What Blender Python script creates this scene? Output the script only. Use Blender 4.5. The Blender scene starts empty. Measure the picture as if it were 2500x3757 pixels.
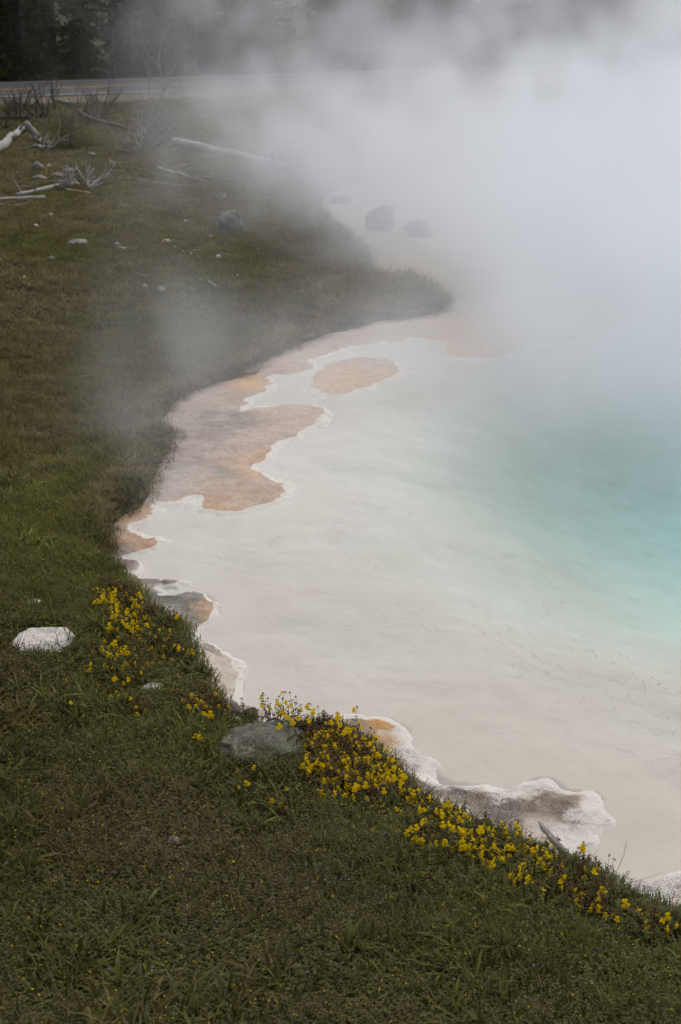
import bpy, bmesh, math, random
import numpy as np
from mathutils import Vector, Matrix, Euler

random.seed(7)
RNG = np.random.default_rng(11)
SC = bpy.context.scene
COL = SC.collection

# ------------------------------------------------------------------ camera
PITCH = math.radians(20.3)
CAM_Z = 3.0
F_PX = 50.0 * 3757 / 36.0
cam_d = bpy.data.cameras.new('camera')
cam = bpy.data.objects.new('camera', cam_d)
COL.objects.link(cam)
cam_d.sensor_fit = 'VERTICAL'
cam_d.sensor_height = 36.0
cam_d.sensor_width = 24.0
cam_d.lens = 50.0
cam_d.clip_start = 0.05
cam_d.clip_end = 1500.0
cam.location = (0, 0, CAM_Z)
cam.rotation_euler = (math.pi / 2 - PITCH, 0, 0)
cam_d.dof.use_dof = True
cam_d.dof.focus_distance = 5.9
cam_d.dof.aperture_fstop = 6.3
SC.camera = cam

# ------------------------------------------------------------------ world, sun, exposure
SUN_EL, SUN_AZ = math.radians(60), math.radians(25)     # azimuth from +Y towards +X
world = bpy.data.worlds.new('World')
SC.world = world
world.use_nodes = True
wn, wl = world.node_tree.nodes, world.node_tree.links
wn.clear()
sky = wn.new('ShaderNodeTexSky')
sky.sky_type = 'NISHITA'
sky.sun_disc = False
sky.sun_elevation = SUN_EL
sky.sun_rotation = SUN_AZ
sky.air_density = 1.0
sky.dust_density = 6.0
sky.ozone_density = 1.0
hs = wn.new('ShaderNodeHueSaturation')
hs.inputs['Saturation'].default_value = 0.22            # an overcast sky: the blue is greyed by cloud
bg = wn.new('ShaderNodeBackground')
bg.inputs['Strength'].default_value = 0.135
wo = wn.new('ShaderNodeOutputWorld')
wl.new(sky.outputs[0], hs.inputs['Color'])
wl.new(hs.outputs[0], bg.inputs['Color'])
wl.new(bg.outputs[0], wo.inputs['Surface'])

sun_d = bpy.data.lights.new('sun', 'SUN')
sun = bpy.data.objects.new('sun', sun_d)
COL.objects.link(sun)
sun_d.energy = 0.6
sun_d.angle = math.radians(45)
sun_d.color = (1.0, 0.965, 0.92)
sun.rotation_euler = (math.pi / 2 - SUN_EL, 0, math.pi - SUN_AZ)

SC.view_settings.view_transform = 'Standard'
SC.view_settings.look = 'None'
SC.view_settings.exposure = 0.12
SC.view_settings.gamma = 1.0
SC.view_settings.use_curve_mapping = False
SC.render.engine = 'CYCLES'
cy = SC.cycles
cy.use_denoising = True
try:
    cy.denoiser = 'OPENIMAGEDENOISE'
except Exception:
    pass
cy.use_adaptive_sampling = True
cy.adaptive_threshold = 0.02
cy.max_bounces = 14
cy.diffuse_bounces = 2
cy.glossy_bounces = 2
cy.transmission_bounces = 4
cy.transparent_max_bounces = 12
cy.volume_bounces = 12
cy.volume_step_rate = 3.0
cy.volume_max_steps = 160
cy.caustics_reflective = False
cy.caustics_refractive = False
cy.sample_clamp_indirect = 4.0

# ------------------------------------------------------------------ maths helpers
CP, SP = math.cos(PITCH), math.sin(PITCH)

def ray_dir(px, py):
    a = (np.asarray(px, float) - 1250.0) / F_PX
    b = (np.asarray(py, float) - 1878.5) / F_PX
    return a, CP - b * SP, -SP - b * CP

def unproj(px, py, z):
    dx, dy, dz = ray_dir(px, py)
    t = (z - CAM_Z) / dz
    return dx * t, dy * t

def _hash(ix, iy, iz, seed):
    h = (ix.astype(np.int64) * 374761393 + iy.astype(np.int64) * 668265263 + iz.astype(np.int64) * 2147483647 + seed * 974634777) & 0xFFFFFFFF
    h = ((h ^ (h >> 13)) * 1274126177) & 0xFFFFFFFF
    h = ((h ^ (h >> 16)) * 2246822519) & 0xFFFFFFFF
    return ((h ^ (h >> 15)) & 0xFFFFFF) / float(0xFFFFFF) * 2 - 1

def noise2(x, y, seed=0):
    x = np.asarray(x, float); y = np.asarray(y, float)
    ix, iy = np.floor(x), np.floor(y)
    fx, fy = x - ix, y - iy
    ux, uy = fx * fx * fx * (fx * (fx * 6 - 15) + 10), fy * fy * fy * (fy * (fy * 6 - 15) + 10)
    z = np.zeros_like(ix)
    a, b = _hash(ix, iy, z, seed), _hash(ix + 1, iy, z, seed)
    c, d = _hash(ix, iy + 1, z, seed), _hash(ix + 1, iy + 1, z, seed)
    return (a + (b - a) * ux) * (1 - uy) + (c + (d - c) * ux) * uy

def fbm2(x, y, octaves=4, seed=0, gain=0.5):
    s, amp, tot = 0.0, 1.0, 0.0
    for o in range(octaves):
        s = s + amp * noise2(x * 2 ** o + 17.3 * o, y * 2 ** o - 9.1 * o, seed + o)
        tot += amp; amp *= gain
    return s / tot * 1.6

def noise3(p, seed=0):
    i = np.floor(p); f = p - i
    u = f * f * (3 - 2 * f)
    r = 0
    for dx in (0, 1):
        for dy in (0, 1):
            for dz in (0, 1):
                w = (u[:, 0] if dx else 1 - u[:, 0]) * (u[:, 1] if dy else 1 - u[:, 1]) * (u[:, 2] if dz else 1 - u[:, 2])
                r = r + w * _hash(i[:, 0] + dx, i[:, 1] + dy, i[:, 2] + dz, seed)
    return r

def sstep(a, b, x):
    t = np.clip((np.asarray(x, float) - a) / (b - a), 0, 1)
    return t * t * (3 - 2 * t)

def seg_dist(x, y, poly, closed=True):
    """unsigned distance of points to a polyline"""
    x = np.asarray(x, float).ravel(); y = np.asarray(y, float).ravel()
    best = np.full(x.shape, 1e18)
    n = len(poly)
    for i in range(n if closed else n - 1):
        ax, ay = poly[i]; bx, by = poly[(i + 1) % n]
        vx, vy = bx - ax, by - ay
        L = vx * vx + vy * vy
        if L < 1e-12:
            continue
        t = np.clip(((x - ax) * vx + (y - ay) * vy) / L, 0, 1)
        np.minimum(best, (x - ax - t * vx) ** 2 + (y - ay - t * vy) ** 2, out=best)
    return np.sqrt(best)

def inside(x, y, poly):
    x = np.asarray(x, float).ravel(); y = np.asarray(y, float).ravel()
    c = np.zeros(x.shape, bool)
    n = len(poly)
    for i in range(n):
        ax, ay = poly[i]; bx, by = poly[(i + 1) % n]
        if ay == by:
            continue
        c ^= ((ay > y) != (by > y)) & (x < (bx - ax) * (y - ay) / (by - ay) + ax)
    return c

def sdf(x, y, poly):
    """positive inside"""
    sh = np.shape(x)
    d = seg_dist(x, y, poly)
    return np.where(inside(x, y, poly), d, -d).reshape(sh)

def smooth_poly(pts, rounds=1):
    """one corner-cutting pass on an open polyline"""
    for _ in range(rounds):
        out = [pts[0]]
        for a, b in zip(pts[:-1], pts[1:]):
            out += [(a[0] * .75 + b[0] * .25, a[1] * .75 + b[1] * .25), (a[0] * .25 + b[0] * .75, a[1] * .25 + b[1] * .75)]
        out.append(pts[-1])
        pts = out
    return pts

# ------------------------------------------------------------------ outlines of the place, read off the photograph and laid on the ground
def C5(*p): return [(600 + .7015 * a, 900 + .7015 * b) for a, b in p]
def C6(*p): return [(300 + .6378 * a, 1300 + .6378 * b) for a, b in p]
def C7(*p): return [(.574 * a, 1700 + .574 * b) for a, b in p]
def C8(*p): return [(.7015 * a, 2050 + .7015 * b) for a, b in p]
def B1(*p): return [(700 + .6378 * a, 2400 + .6378 * b) for a, b in p]
def B3(*p): return [(1400 + .7015 * a, 2700 + .7015 * b) for a, b in p]
def DS(*p): return [(a * 2500 / 1568, b * 2500 / 1568) for a, b in p]

WATERLINE = (
    [(2500, 1140), (2340, 1177), (2234, 1205), (2119, 1234), (2052, 1253), (1957, 1263), (1937, 1282), (1813, 1309), (1670, 1310), (1612, 1291), (1660, 1262), (1560, 1244)]
    + C5((1270, 490), (1150, 510), (1000, 520), (940, 540), (890, 555), (790, 580), (745, 597), (788, 625), (740, 655), (640, 675), (590, 662), (530, 682), (575, 715), (530, 735),
         (540, 755), (480, 780), (400, 795), (440, 820), (402, 838), (392, 865), (450, 855), (540, 832), (680, 820), (780, 825), (840, 845), (880, 868))
    + C6((1400, 390), (1290, 425), (1180, 500), (1065, 535), (1080, 580), (1010, 625), (985, 655), (1080, 700), (1150, 750), (1190, 800), (1120, 845), (1000, 880), (900, 895), (800, 895),
         (700, 885), (650, 850), (690, 812), (640, 797), (590, 820), (500, 840), (430, 825), (390, 835), (370, 870), (385, 890), (345, 950), (290, 990), (320, 1020), (400, 1045))
    + C7((980, 460), (1020, 495), (960, 530), (870, 560), (780, 585), (750, 590), (820, 606), (865, 625), (885, 660), (890, 690), (856, 704), (950, 735), (1100, 735), (1200, 730), (1180, 755),
         (1090, 775), (975, 783), (1050, 802), (1055, 825), (1130, 827), (1180, 805), (1290, 800), (1350, 830), (1390, 890), (1385, 940), (1340, 970), (1290, 1000), (1280, 1030), (1245, 1050), (1215, 1085))
    + C8((1010, 408), (1070, 420), (1130, 460), (1150, 500), (1210, 535), (1250, 580), (1270, 630), (1260, 690), (1225, 730), (1290, 790), (1350, 830))
    + B1((640, 430), (720, 390), (770, 362), (940, 355), (1060, 345), (1120, 342), (1200, 375), (1260, 420), (1245, 480), (1270, 540), (1310, 575), (1370, 600), (1430, 680), (1500, 705))
    + B3((320, 212), (430, 225), (540, 240), (580, 265), (650, 278), (730, 275), (790, 195), (890, 190), (940, 230), (960, 255), (1060, 270), (1120, 275), (1170, 310), (1160, 365), (1185, 410), (1150, 460),
         (1100, 500), (1090, 530), (1050, 570), (1060, 640), (1200, 690), (1300, 720), (1340, 745), (1430, 755), (1480, 740), (1530, 705), (1568, 697)))
_wl = smooth_poly(WATERLINE)
_wx, _wy = unproj([p[0] for p in _wl], [p[1] for p in _wl], 0.012)
POOL = [(14.0, 9.0), (13.0, 15.5), (8.5, 16.5), (5.5, 15.6)] + list(zip(_wx, _wy)) + [(1.7, 4.30), (2.6, 4.1), (6, 4.0), (11, 4.6)]

PAD = C5((772, 700), (820, 650), (850, 622), (1000, 585), (1150, 585), (1225, 612), (1240, 640), (1232, 670), (1185, 703), (1060, 745), (940, 775), (860, 777), (805, 765))
_px, _py = unproj([p[0] for p in PAD], [p[1] for p in PAD], 0.01)
PAD_POLY = list(zip(_px, _py))

GRASS_EDGE = [(a * 2500 / 1568, b * 2500 / 1568, z) for a, b, z in [
    (1568, 352, .1), (1200, 375, .1), (1000, 390, .1), (860, 405, .1), (760, 428, .1), (735, 450, .1), (760, 500, .12), (825, 545, .13), (850, 600, .13), (900, 622, .14), (960, 634, .15), (1012, 650, .16), (1022, 690, .16), (985, 708, .16),
    (900, 713, .16), (830, 735, .16), (760, 750, .16), (700, 770, .17), (640, 795, .17), (600, 825, .18), (545, 848, .18), (480, 868, .2), (420, 890, .2), (395, 925, .2), (383, 960, .2), (388, 1000, .2),
    (362, 1040, .2), (340, 1080, .22), (295, 1110, .22), (255, 1135, .24), (232, 1165, .25), (205, 1205, .26), (188, 1232, .27), (195, 1258, .28), (255, 1292, .3), (305, 1335, .3), (345, 1365, .3), (388, 1402, .3), (425, 1435, .3),
    (440, 1485, .3), (476, 1525, .3), (522, 1560, .3), (522, 1600, .3), (585, 1632, .3), (660, 1650, .3), (800, 1660, .28), (868, 1712, .26), (925, 1768, .26), (970, 1822, .25), (1035, 1850, .26), (1120, 1888, .27), (1190, 1912, .28),
    (1240, 1925, .28), (1285, 1975, .28), (1320, 1990, .27), (1385, 2003, .26), (1425, 2052, .26), (1495, 2092, .26), (1568, 2122, .27)]]
def z_top(x, y):
    return 0.30 - 0.21 * sstep(6.3, 9.6, y)
_gz = np.array([p[2] for p in GRASS_EDGE])
for _ in range(8):
    _gx, _gy = unproj([p[0] for p in GRASS_EDGE], [p[1] for p in GRASS_EDGE], _gz)
    _gz = .5 * _gz + .5 * (.85 * z_top(_gx, _gy) + .02)
_ge = smooth_poly(list(zip(_gx, _gy)))
GRASS = [(40, 33.0), (14, 30.5)] + _ge + [(1.9, 3.62), (3.0, 3.4), (9, 3.2), (60, 3.2), (60, -6), (-90, -6), (-90, 600), (90, 600), (90, 40)]

# distance to the edge of the grass, kept on a raster so that every later lookup is cheap
_RX, _RY, _RS = -13.0, 0.5, 0.05
_rxx, _ryy = np.meshgrid(np.arange(_RX, 13.01, _RS), np.arange(_RY, 37.01, _RS))
_GR = sdf(_rxx, _ryy, GRASS)
def grass_d(x, y):
    x = np.asarray(x, float); y = np.asarray(y, float)
    u = (x - _RX) / _RS; v = (y - _RY) / _RS
    ok = (u >= 0) & (v >= 0) & (u < _GR.shape[1] - 1.01) & (v < _GR.shape[0] - 1.01)
    uu = np.clip(u, 0, _GR.shape[1] - 1.01); vv = np.clip(v, 0, _GR.shape[0] - 1.01)
    i, j = uu.astype(int), vv.astype(int); fu, fv = uu - i, vv - j
    d = (_GR[j, i] * (1 - fu) + _GR[j, i + 1] * fu) * (1 - fv) + (_GR[j + 1, i] * (1 - fu) + _GR[j + 1, i + 1] * fu) * fv
    if not np.all(ok):
        d = np.array(d, ndmin=1).reshape(np.shape(x)); bad = ~ok
        if d.ndim == 0: d = np.asarray(sdf(x, y, GRASS))
        else: d[bad] = sdf(x[bad], y[bad], GRASS)
    return d

def ground_h(x, y, d=None):
    if d is None:
        d = grass_d(x, y)
    dn = d + 0.05 * fbm2(x * 2.3, y * 2.3, 3, 5)
    zt = z_top(x, y)
    w = 0.26 + 0.10 * noise2(x * 1.7, y * 1.7, 31)
    prof = sstep(-1.0, 0.45, dn / w)
    rise = 0.045 * np.minimum(np.maximum(dn, 0), 2.5) + 0.03 * fbm2(x * .5, y * .5, 2, 77) * sstep(0, 1, dn)
    small = 0.018 * fbm2(x * 4, y * 4, 3, 9) * sstep(-.2, .2, dn)
    return -0.35 + (zt + 0.35) * prof + rise + small

def hit(px, py, off=0.0):
    """the ground point (raised by off) that the photograph shows at a pixel; arrays in, arrays out"""
    px = np.atleast_1d(np.asarray(px, float)); py = np.atleast_1d(np.asarray(py, float))
    dx, dy, dz = ray_dir(px, py)
    z = np.full(px.shape, 0.3)
    for _ in range(7):
        t = (z + off - CAM_Z) / dz
        x, y = dx * t, dy * t
        z = 0.5 * z + 0.5 * np.maximum(ground_h(x, y), 0.0)
    t = (z + off - CAM_Z) / dz
    return dx * t, dy * t, z

# ------------------------------------------------------------------ object helpers
def tag(o, label=None, cat=None, group=None, kind=None):
    if label: o['label'] = label
    if cat: o['category'] = cat
    if group: o['group'] = group
    if kind: o['kind'] = kind
    return o

def mesh_from(name, verts, faces, mats=(), smooth=True):
    me = bpy.data.meshes.new(name)
    me.from_pydata([tuple(v) for v in verts], [], [tuple(f) for f in faces])
    for m in mats:
        me.materials.append(m)
    if smooth:
        me.shade_smooth()
    me.update()
    return me

def link(name, me, parent=None, loc=None, rot=None):
    o = bpy.data.objects.new(name, me)
    COL.objects.link(o)
    if parent is not None:
        o.parent = parent
    if loc is not None:
        o.location = loc
    if rot is not None:
        o.rotation_euler = rot
    return o

def empty(name, loc, rot=(0, 0, 0), scale=1.0):
    o = bpy.data.objects.new(name, None)
    COL.objects.link(o)
    o.empty_display_size = 0.05
    o.location = loc
    o.rotation_euler = rot
    o.scale = (scale,) * 3
    return o

def grid_mesh(name, X, Y, Z, keep=None, attrs=None, mats=()):
    """a sheet from 2D arrays; keep: bool per vertex, faces need one kept corner"""
    ny, nx = X.shape
    idx = np.arange(nx * ny).reshape(ny, nx)
    f = np.stack([idx[:-1, :-1], idx[:-1, 1:], idx[1:, 1:], idx[1:, :-1]], -1).reshape(-1, 4)
    if keep is not None:
        k = keep.ravel()
        f = f[k[f].any(1)]
    used = np.unique(f)
    remap = np.full(nx * ny, -1, np.int64); remap[used] = np.arange(len(used))
    f = remap[f]
    co = np.stack([X.ravel()[used], Y.ravel()[used], Z.ravel()[used]], -1)
    me = bpy.data.meshes.new(name)
    me.vertices.add(len(co)); me.vertices.foreach_set('co', co.ravel())
    me.loops.add(f.size); me.loops.foreach_set('vertex_index', f.ravel())
    me.polygons.add(len(f))
    me.polygons.foreach_set('loop_start', np.arange(0, f.size, 4))
    me.polygons.foreach_set('loop_total', np.full(len(f), 4))
    me.update(calc_edges=True)
    for an, av in (attrs or {}).items():
        if av.ndim == 3:
            a = me.attributes.new(an, 'FLOAT_COLOR', 'POINT')
            c = np.ones((len(used), 4), np.float32); c[:, :3] = av.reshape(-1, 3)[used]
            a.data.foreach_set('color', c.ravel())
        else:
            a = me.attributes.new(an, 'FLOAT', 'POINT')
            a.data.foreach_set('value', av.ravel()[used].astype(np.float32))
    for m in mats:
        me.materials.append(m)
    me.shade_smooth()
    return me

# ------------------------------------------------------------------ material helpers
class MT:
    """small node-tree writer"""
    def __init__(self, name):
        self.m = bpy.data.materials.new(name)
        self.m.use_nodes = True
        self.t = self.m.node_tree
        self.t.nodes.clear()
        self.out = self.t.nodes.new('ShaderNodeOutputMaterial')
    def n(self, kind, **kw):
        nd = self.t.nodes.new('ShaderNode' + kind)
        for k, v in kw.items():
            setattr(nd, k, v)
        return nd
    def l(self, a, b):
        self.t.links.new(a, b)
    def val(self, sock, v):
        if hasattr(v, 'node'):
            self.l(v, sock)
        else:
            sock.default_value = v
    def math(self, op, a, b=0.0, c=None, clamp=False):
        nd = self.n('Math', operation=op); nd.use_clamp = clamp
        self.val(nd.inputs[0], a); self.val(nd.inputs[1], b)
        if c is not None: self.val(nd.inputs[2], c)
        return nd.outputs[0]
    def coords(self, kind='Object'):
        return self.n('TexCoord').outputs[kind]
    def mapping(self, vec, scale=(1, 1, 1), rot=(0, 0, 0)):
        nd = self.n('Mapping'); self.l(vec, nd.inputs['Vector'])
        nd.inputs['Scale'].default_value = scale; nd.inputs['Rotation'].default_value = rot
        return nd.outputs[0]
    def noise(self, vec, scale, detail=4, rough=0.55, dist=0.0, out='Fac'):
        nd = self.n('TexNoise'); self.l(vec, nd.inputs['Vector'])
        nd.inputs['Scale'].default_value = scale; nd.inputs['Detail'].default_value = detail
        nd.inputs['Roughness'].default_value = rough; nd.inputs['Distortion'].default_value = dist
        return nd.outputs[0 if out == 'Fac' else 1]
    def voronoi(self, vec, scale, feature='F1', rand=1.0):
        nd = self.n('TexVoronoi'); nd.feature = feature
        self.l(vec, nd.inputs['Vector']); nd.inputs['Scale'].default_value = scale
        nd.inputs['Randomness'].default_value = rand
        return nd.outputs[0]
    def ramp(self, fac, stops, interp='LINEAR'):
        nd = self.n('ValToRGB'); self.l(fac, nd.inputs[0])
        cr = nd.color_ramp; cr.interpolation = interp
        while len(cr.elements) < len(stops): cr.elements.new(0.5)
        for e, (p, c) in zip(cr.elements, stops):
            e.position = p
            e.color = (c, c, c, 1) if not hasattr(c, '__len__') else (*c, 1)
        return nd.outputs[0]
    def mix(self, fac, a, b, mode='MIX'):
        nd = self.n('Mix'); nd.data_type = 'RGBA'; nd.blend_type = mode; nd.clamp_factor = True
        self.val(nd.inputs[0], fac)
        for s, v in ((nd.inputs[6], a), (nd.inputs[7], b)):
            if hasattr(v, 'node'): self.l(v, s)
            else: s.default_value = (*v, 1)
        return nd.outputs[2]
    def attr(self, name, kind='GEOMETRY', out='Fac'):
        nd = self.n('Attribute'); nd.attribute_name = name; nd.attribute_type = kind
        return nd.outputs[out]
    def bump(self, height, strength=0.5, dist=0.01, normal=None):
        nd = self.n('Bump'); nd.inputs['Strength'].default_value = strength; nd.inputs['Distance'].default_value = dist
        self.l(height, nd.inputs['Height'])
        if normal is not None: self.l(normal, nd.inputs['Normal'])
        return nd.outputs[0]
    def principled(self, color, rough=0.8, spec=0.3, normal=None):
        b = self.n('BsdfPrincipled')
        if hasattr(color, 'node'): self.l(color, b.inputs['Base Color'])
        else: b.inputs['Base Color'].default_value = (*color, 1)
        self.val(b.inputs['Roughness'], rough)
        b.inputs['Specular IOR Level'].default_value = spec
        if normal is not None: self.l(normal, b.inputs['Normal'])
        self.l(b.outputs[0], self.out.inputs['Surface'])
        return b
# ------------------------------------------------------------------ setting: materials
def mat_soil():
    m = MT('soil'); co = m.coords()
    n1 = m.noise(co, 1.1, 5, .6); n2 = m.noise(co, 14, 5, .65); n3 = m.noise(co, 70, 3, .6)
    c = m.ramp(n2, [(.3, (.014, .012, .006)), (.5, (.032, .026, .013)), (.7, (.070, .056, .032))])
    g = m.ramp(n3, [(.35, (.020, .024, .007)), (.6, (.045, .048, .016)), (.8, (.085, .070, .036))])
    col = m.mix(m.ramp(n1, [(.38, 0), (.62, 1)]), c, g)
    m.principled(col, .95, .1, m.bump(m.math('ADD', n2, m.math('MULTIPLY', n3, .5)), .9, .03))
    return m.m

def mat_sinter(rough_scale=1.0):
    """crust: white at its rim, tint (stains) inside, by the distance to the waterline"""
    m = MT('sinter'); co = m.coords()
    d = m.attr('edge_dist'); tint = m.attr('tint', out='Color'); rimw = m.attr('rim_width'); grit = m.attr('grit')
    nb = m.noise(co, 9, 5, .6); nf = m.noise(co, 60, 4, .65); ng = m.noise(co, 170, 3, .7)
    nr = m.noise(co, 22, 4, .65)
    dn = m.math('ADD', d, m.math('MULTIPLY', m.math('SUBTRACT', nb, .5), m.math('MULTIPLY', rimw, 2.2)))
    dn = m.math('ADD', dn, m.math('MULTIPLY', m.math('SUBTRACT', nr, .5), m.math('MULTIPLY', rimw, 1.6)))
    r = m.math('DIVIDE', dn, rimw)
    inner = m.ramp(r, [(.45, 0), (.62, .35), (1.0, 1)])
    white = m.mix(nf, (.69, .655, .615), (.52, .48, .435))
    stain = m.mix(m.ramp(nf, [(.3, 0), (.7, 1)]), m.mix(.45, tint, (.28, .20, .14), 'MULTIPLY'), tint)
    stain = m.mix(m.math('MULTIPLY', m.ramp(m.noise(m.mapping(co, (.9, 1.1, 1)), 4.5, 6, .68, .6), [(.42, 0), (.72, 1)]), .55), stain, (.60, .53, .47))
    stain = m.mix(m.math('MULTIPLY', m.ramp(r, [(.6, 0), (1.1, 1), (2.2, 0)]), m.math('MULTIPLY', m.ramp(nb, [(.4, 0), (.62, 1)]), .45)), stain, (.55, .36, .19))
    stain = m.mix(1.0, stain, (.95, .93, .92), 'MULTIPLY')
    mot = m.noise(co, 16, 5, .7, .5)
    stain = m.mix(m.math('MULTIPLY', m.ramp(mot, [(.46, 0), (.66, 1)]), .4), stain, m.mix(1.0, stain, (.66, .61, .58), 'MULTIPLY'))
    stain = m.mix(m.math('MULTIPLY', m.ramp(mot, [(.30, 1), (.44, 0)]), .35), stain, (.62, .57, .53))
    speck = m.math('MULTIPLY', m.ramp(ng, [(.42, 1), (.56, 0)]), grit)
    speck2 = m.math('MULTIPLY', m.ramp(ng, [(.58, 0), (.66, 1)]), grit)
    col = m.mix(inner, white, stain)
    col = m.mix(m.math('MULTIPLY', speck, .85), col, (.035, .03, .026))
    col = m.mix(m.math('MULTIPLY', speck2, .55), col, (.62, .58, .54))
    h = m.math('ADD', m.math('ADD', m.math('MULTIPLY', nf, .7), m.math('MULTIPLY', ng, .4)), m.math('MULTIPLY', mot, .9))
    m.principled(col, m.math('SUBTRACT', .85, m.math('MULTIPLY', m.attr('wet'), .7)), .35, m.bump(h, .75, .016))
    return m.m

def mat_floor():
    m = MT('pool_floor'); co = m.coords()
    on = m.attr('ledges')
    sp = m.n('SeparateXYZ'); m.l(co, sp.inputs[0])
    w1 = m.noise(co, 2.2, 3, .55); w2 = m.noise(co, 9, 3, .6); w3 = m.noise(co, 26, 2, .5)
    def ledge(dx, dy, fq, a1, a2):
        ph = m.math('ADD', m.math('MULTIPLY', sp.outputs[0], dx * fq), m.math('MULTIPLY', sp.outputs[1], dy * fq))
        ph = m.math('ADD', ph, m.math('MULTIPLY', w1, a1)); ph = m.math('ADD', ph, m.math('MULTIPLY', w2, a2)); ph = m.math('ADD', ph, m.math('MULTIPLY', w3, .22))
        return m.math('FRACT', ph)
    f1 = ledge(.81, .58, 7.0, 4.0, .95)
    br = m.ramp(m.noise(co, 2.6, 4, .65), [(.34, 0), (.50, 1)])                       # ledges come and go
    amt = m.math('MULTIPLY', on, br)
    saw = m.ramp(f1, [(0, 0), (.9, 1), (.97, .25), (1, 0)])
    line = m.ramp(f1, [(.86, 0), (.92, 1), (.96, .6), (1, 0)])
    n1 = m.noise(co, .8, 4, .6); n2 = m.noise(co, 7, 5, .6, .4); n3 = m.noise(co, 45, 3, .6)
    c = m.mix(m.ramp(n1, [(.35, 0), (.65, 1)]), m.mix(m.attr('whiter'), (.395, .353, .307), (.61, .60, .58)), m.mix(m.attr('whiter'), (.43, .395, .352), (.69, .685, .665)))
    c = m.mix(m.math('MULTIPLY', m.ramp(n2, [(.5, 0), (.75, 1)]), .3), c, (.34, .30, .26))
    c = m.mix(m.math('MULTIPLY', m.math('MULTIPLY', line, amt), .20), c, (.25, .195, .15))  # shadow lines under the ledge lips, painted into the floor colour
    c = m.mix(m.math('MULTIPLY', m.ramp(n3, [(.62, 0), (.72, 1)]), m.math('MULTIPLY', on, .3)), c, (.30, .25, .20))
    h = m.math('ADD', m.math('MULTIPLY', saw, amt), m.math('ADD', m.math('MULTIPLY', n2, .55), m.math('MULTIPLY', n3, .04)))
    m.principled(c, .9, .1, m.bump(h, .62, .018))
    return m.m

def mat_water():
    m = MT('spring_water'); co = m.coords()
    n1 = m.noise(m.mapping(co, (1, 2.4, 1)), 5, 3, .5, .4); n2 = m.noise(m.mapping(co, (1, 2, 1)), 22, 2, .5)
    bmp = m.bump(m.math('ADD', n1, m.math('MULTIPLY', n2, .35)), .045, .05)
    tr = m.n('BsdfTransparent'); gl = m.n('BsdfGlossy'); gl.inputs['Roughness'].default_value = .22
    m.l(bmp, gl.inputs['Normal'])
    fr = m.n('Fresnel'); fr.inputs['IOR'].default_value = 1.33; m.l(bmp, fr.inputs['Normal'])
    mx = m.n('MixShader'); gi = m.n('NewGeometry'); m.l(m.math('MULTIPLY', fr.outputs[0], m.math('SUBTRACT', 1.0, gi.outputs['Backfacing'])), mx.inputs[0]); m.l(tr.outputs[0], mx.inputs[1]); m.l(gl.outputs[0], mx.inputs[2])
    m.l(mx.outputs[0], m.out.inputs['Surface'])
    va = m.n('VolumeAbsorption'); va.inputs['Color'].default_value = (.05, .93, .87, 1); va.inputs['Density'].default_value = .185
    m.l(va.outputs[0], m.out.inputs['Volume'])
    return m.m

SOIL, SINTER, FLOOR, WATER = mat_soil(), mat_sinter(), mat_floor(), mat_water()

# ------------------------------------------------------------------ setting: ground sheet, fan shaped so that it is fine near and reaches the horizon
ny, nx = 520, 380
yy = np.concatenate([np.linspace(-6, 1.4, 12, endpoint=False), 1.4 * (60 / 1.4) ** np.linspace(0, 1, ny - 42), np.linspace(62, 600, 30)])
u = np.linspace(-1, 1, nx)
Y, U = np.meshgrid(yy, u, indexing='ij')
X = U * (1.6 + 0.42 * np.maximum(Y, 0)) * (1 + 0.0 * Y)
X = np.where(np.abs(U) > .97, X * 3.0, X)
d = grass_d(X, Y)
Z = ground_h(X, Y, d)
g = link('ground', grid_mesh('ground', X, Y, Z, keep=(d > -0.5), mats=[SOIL]))
tag(g, kind='structure', label='brown meadow soil under the grass round the hot spring')

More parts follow.
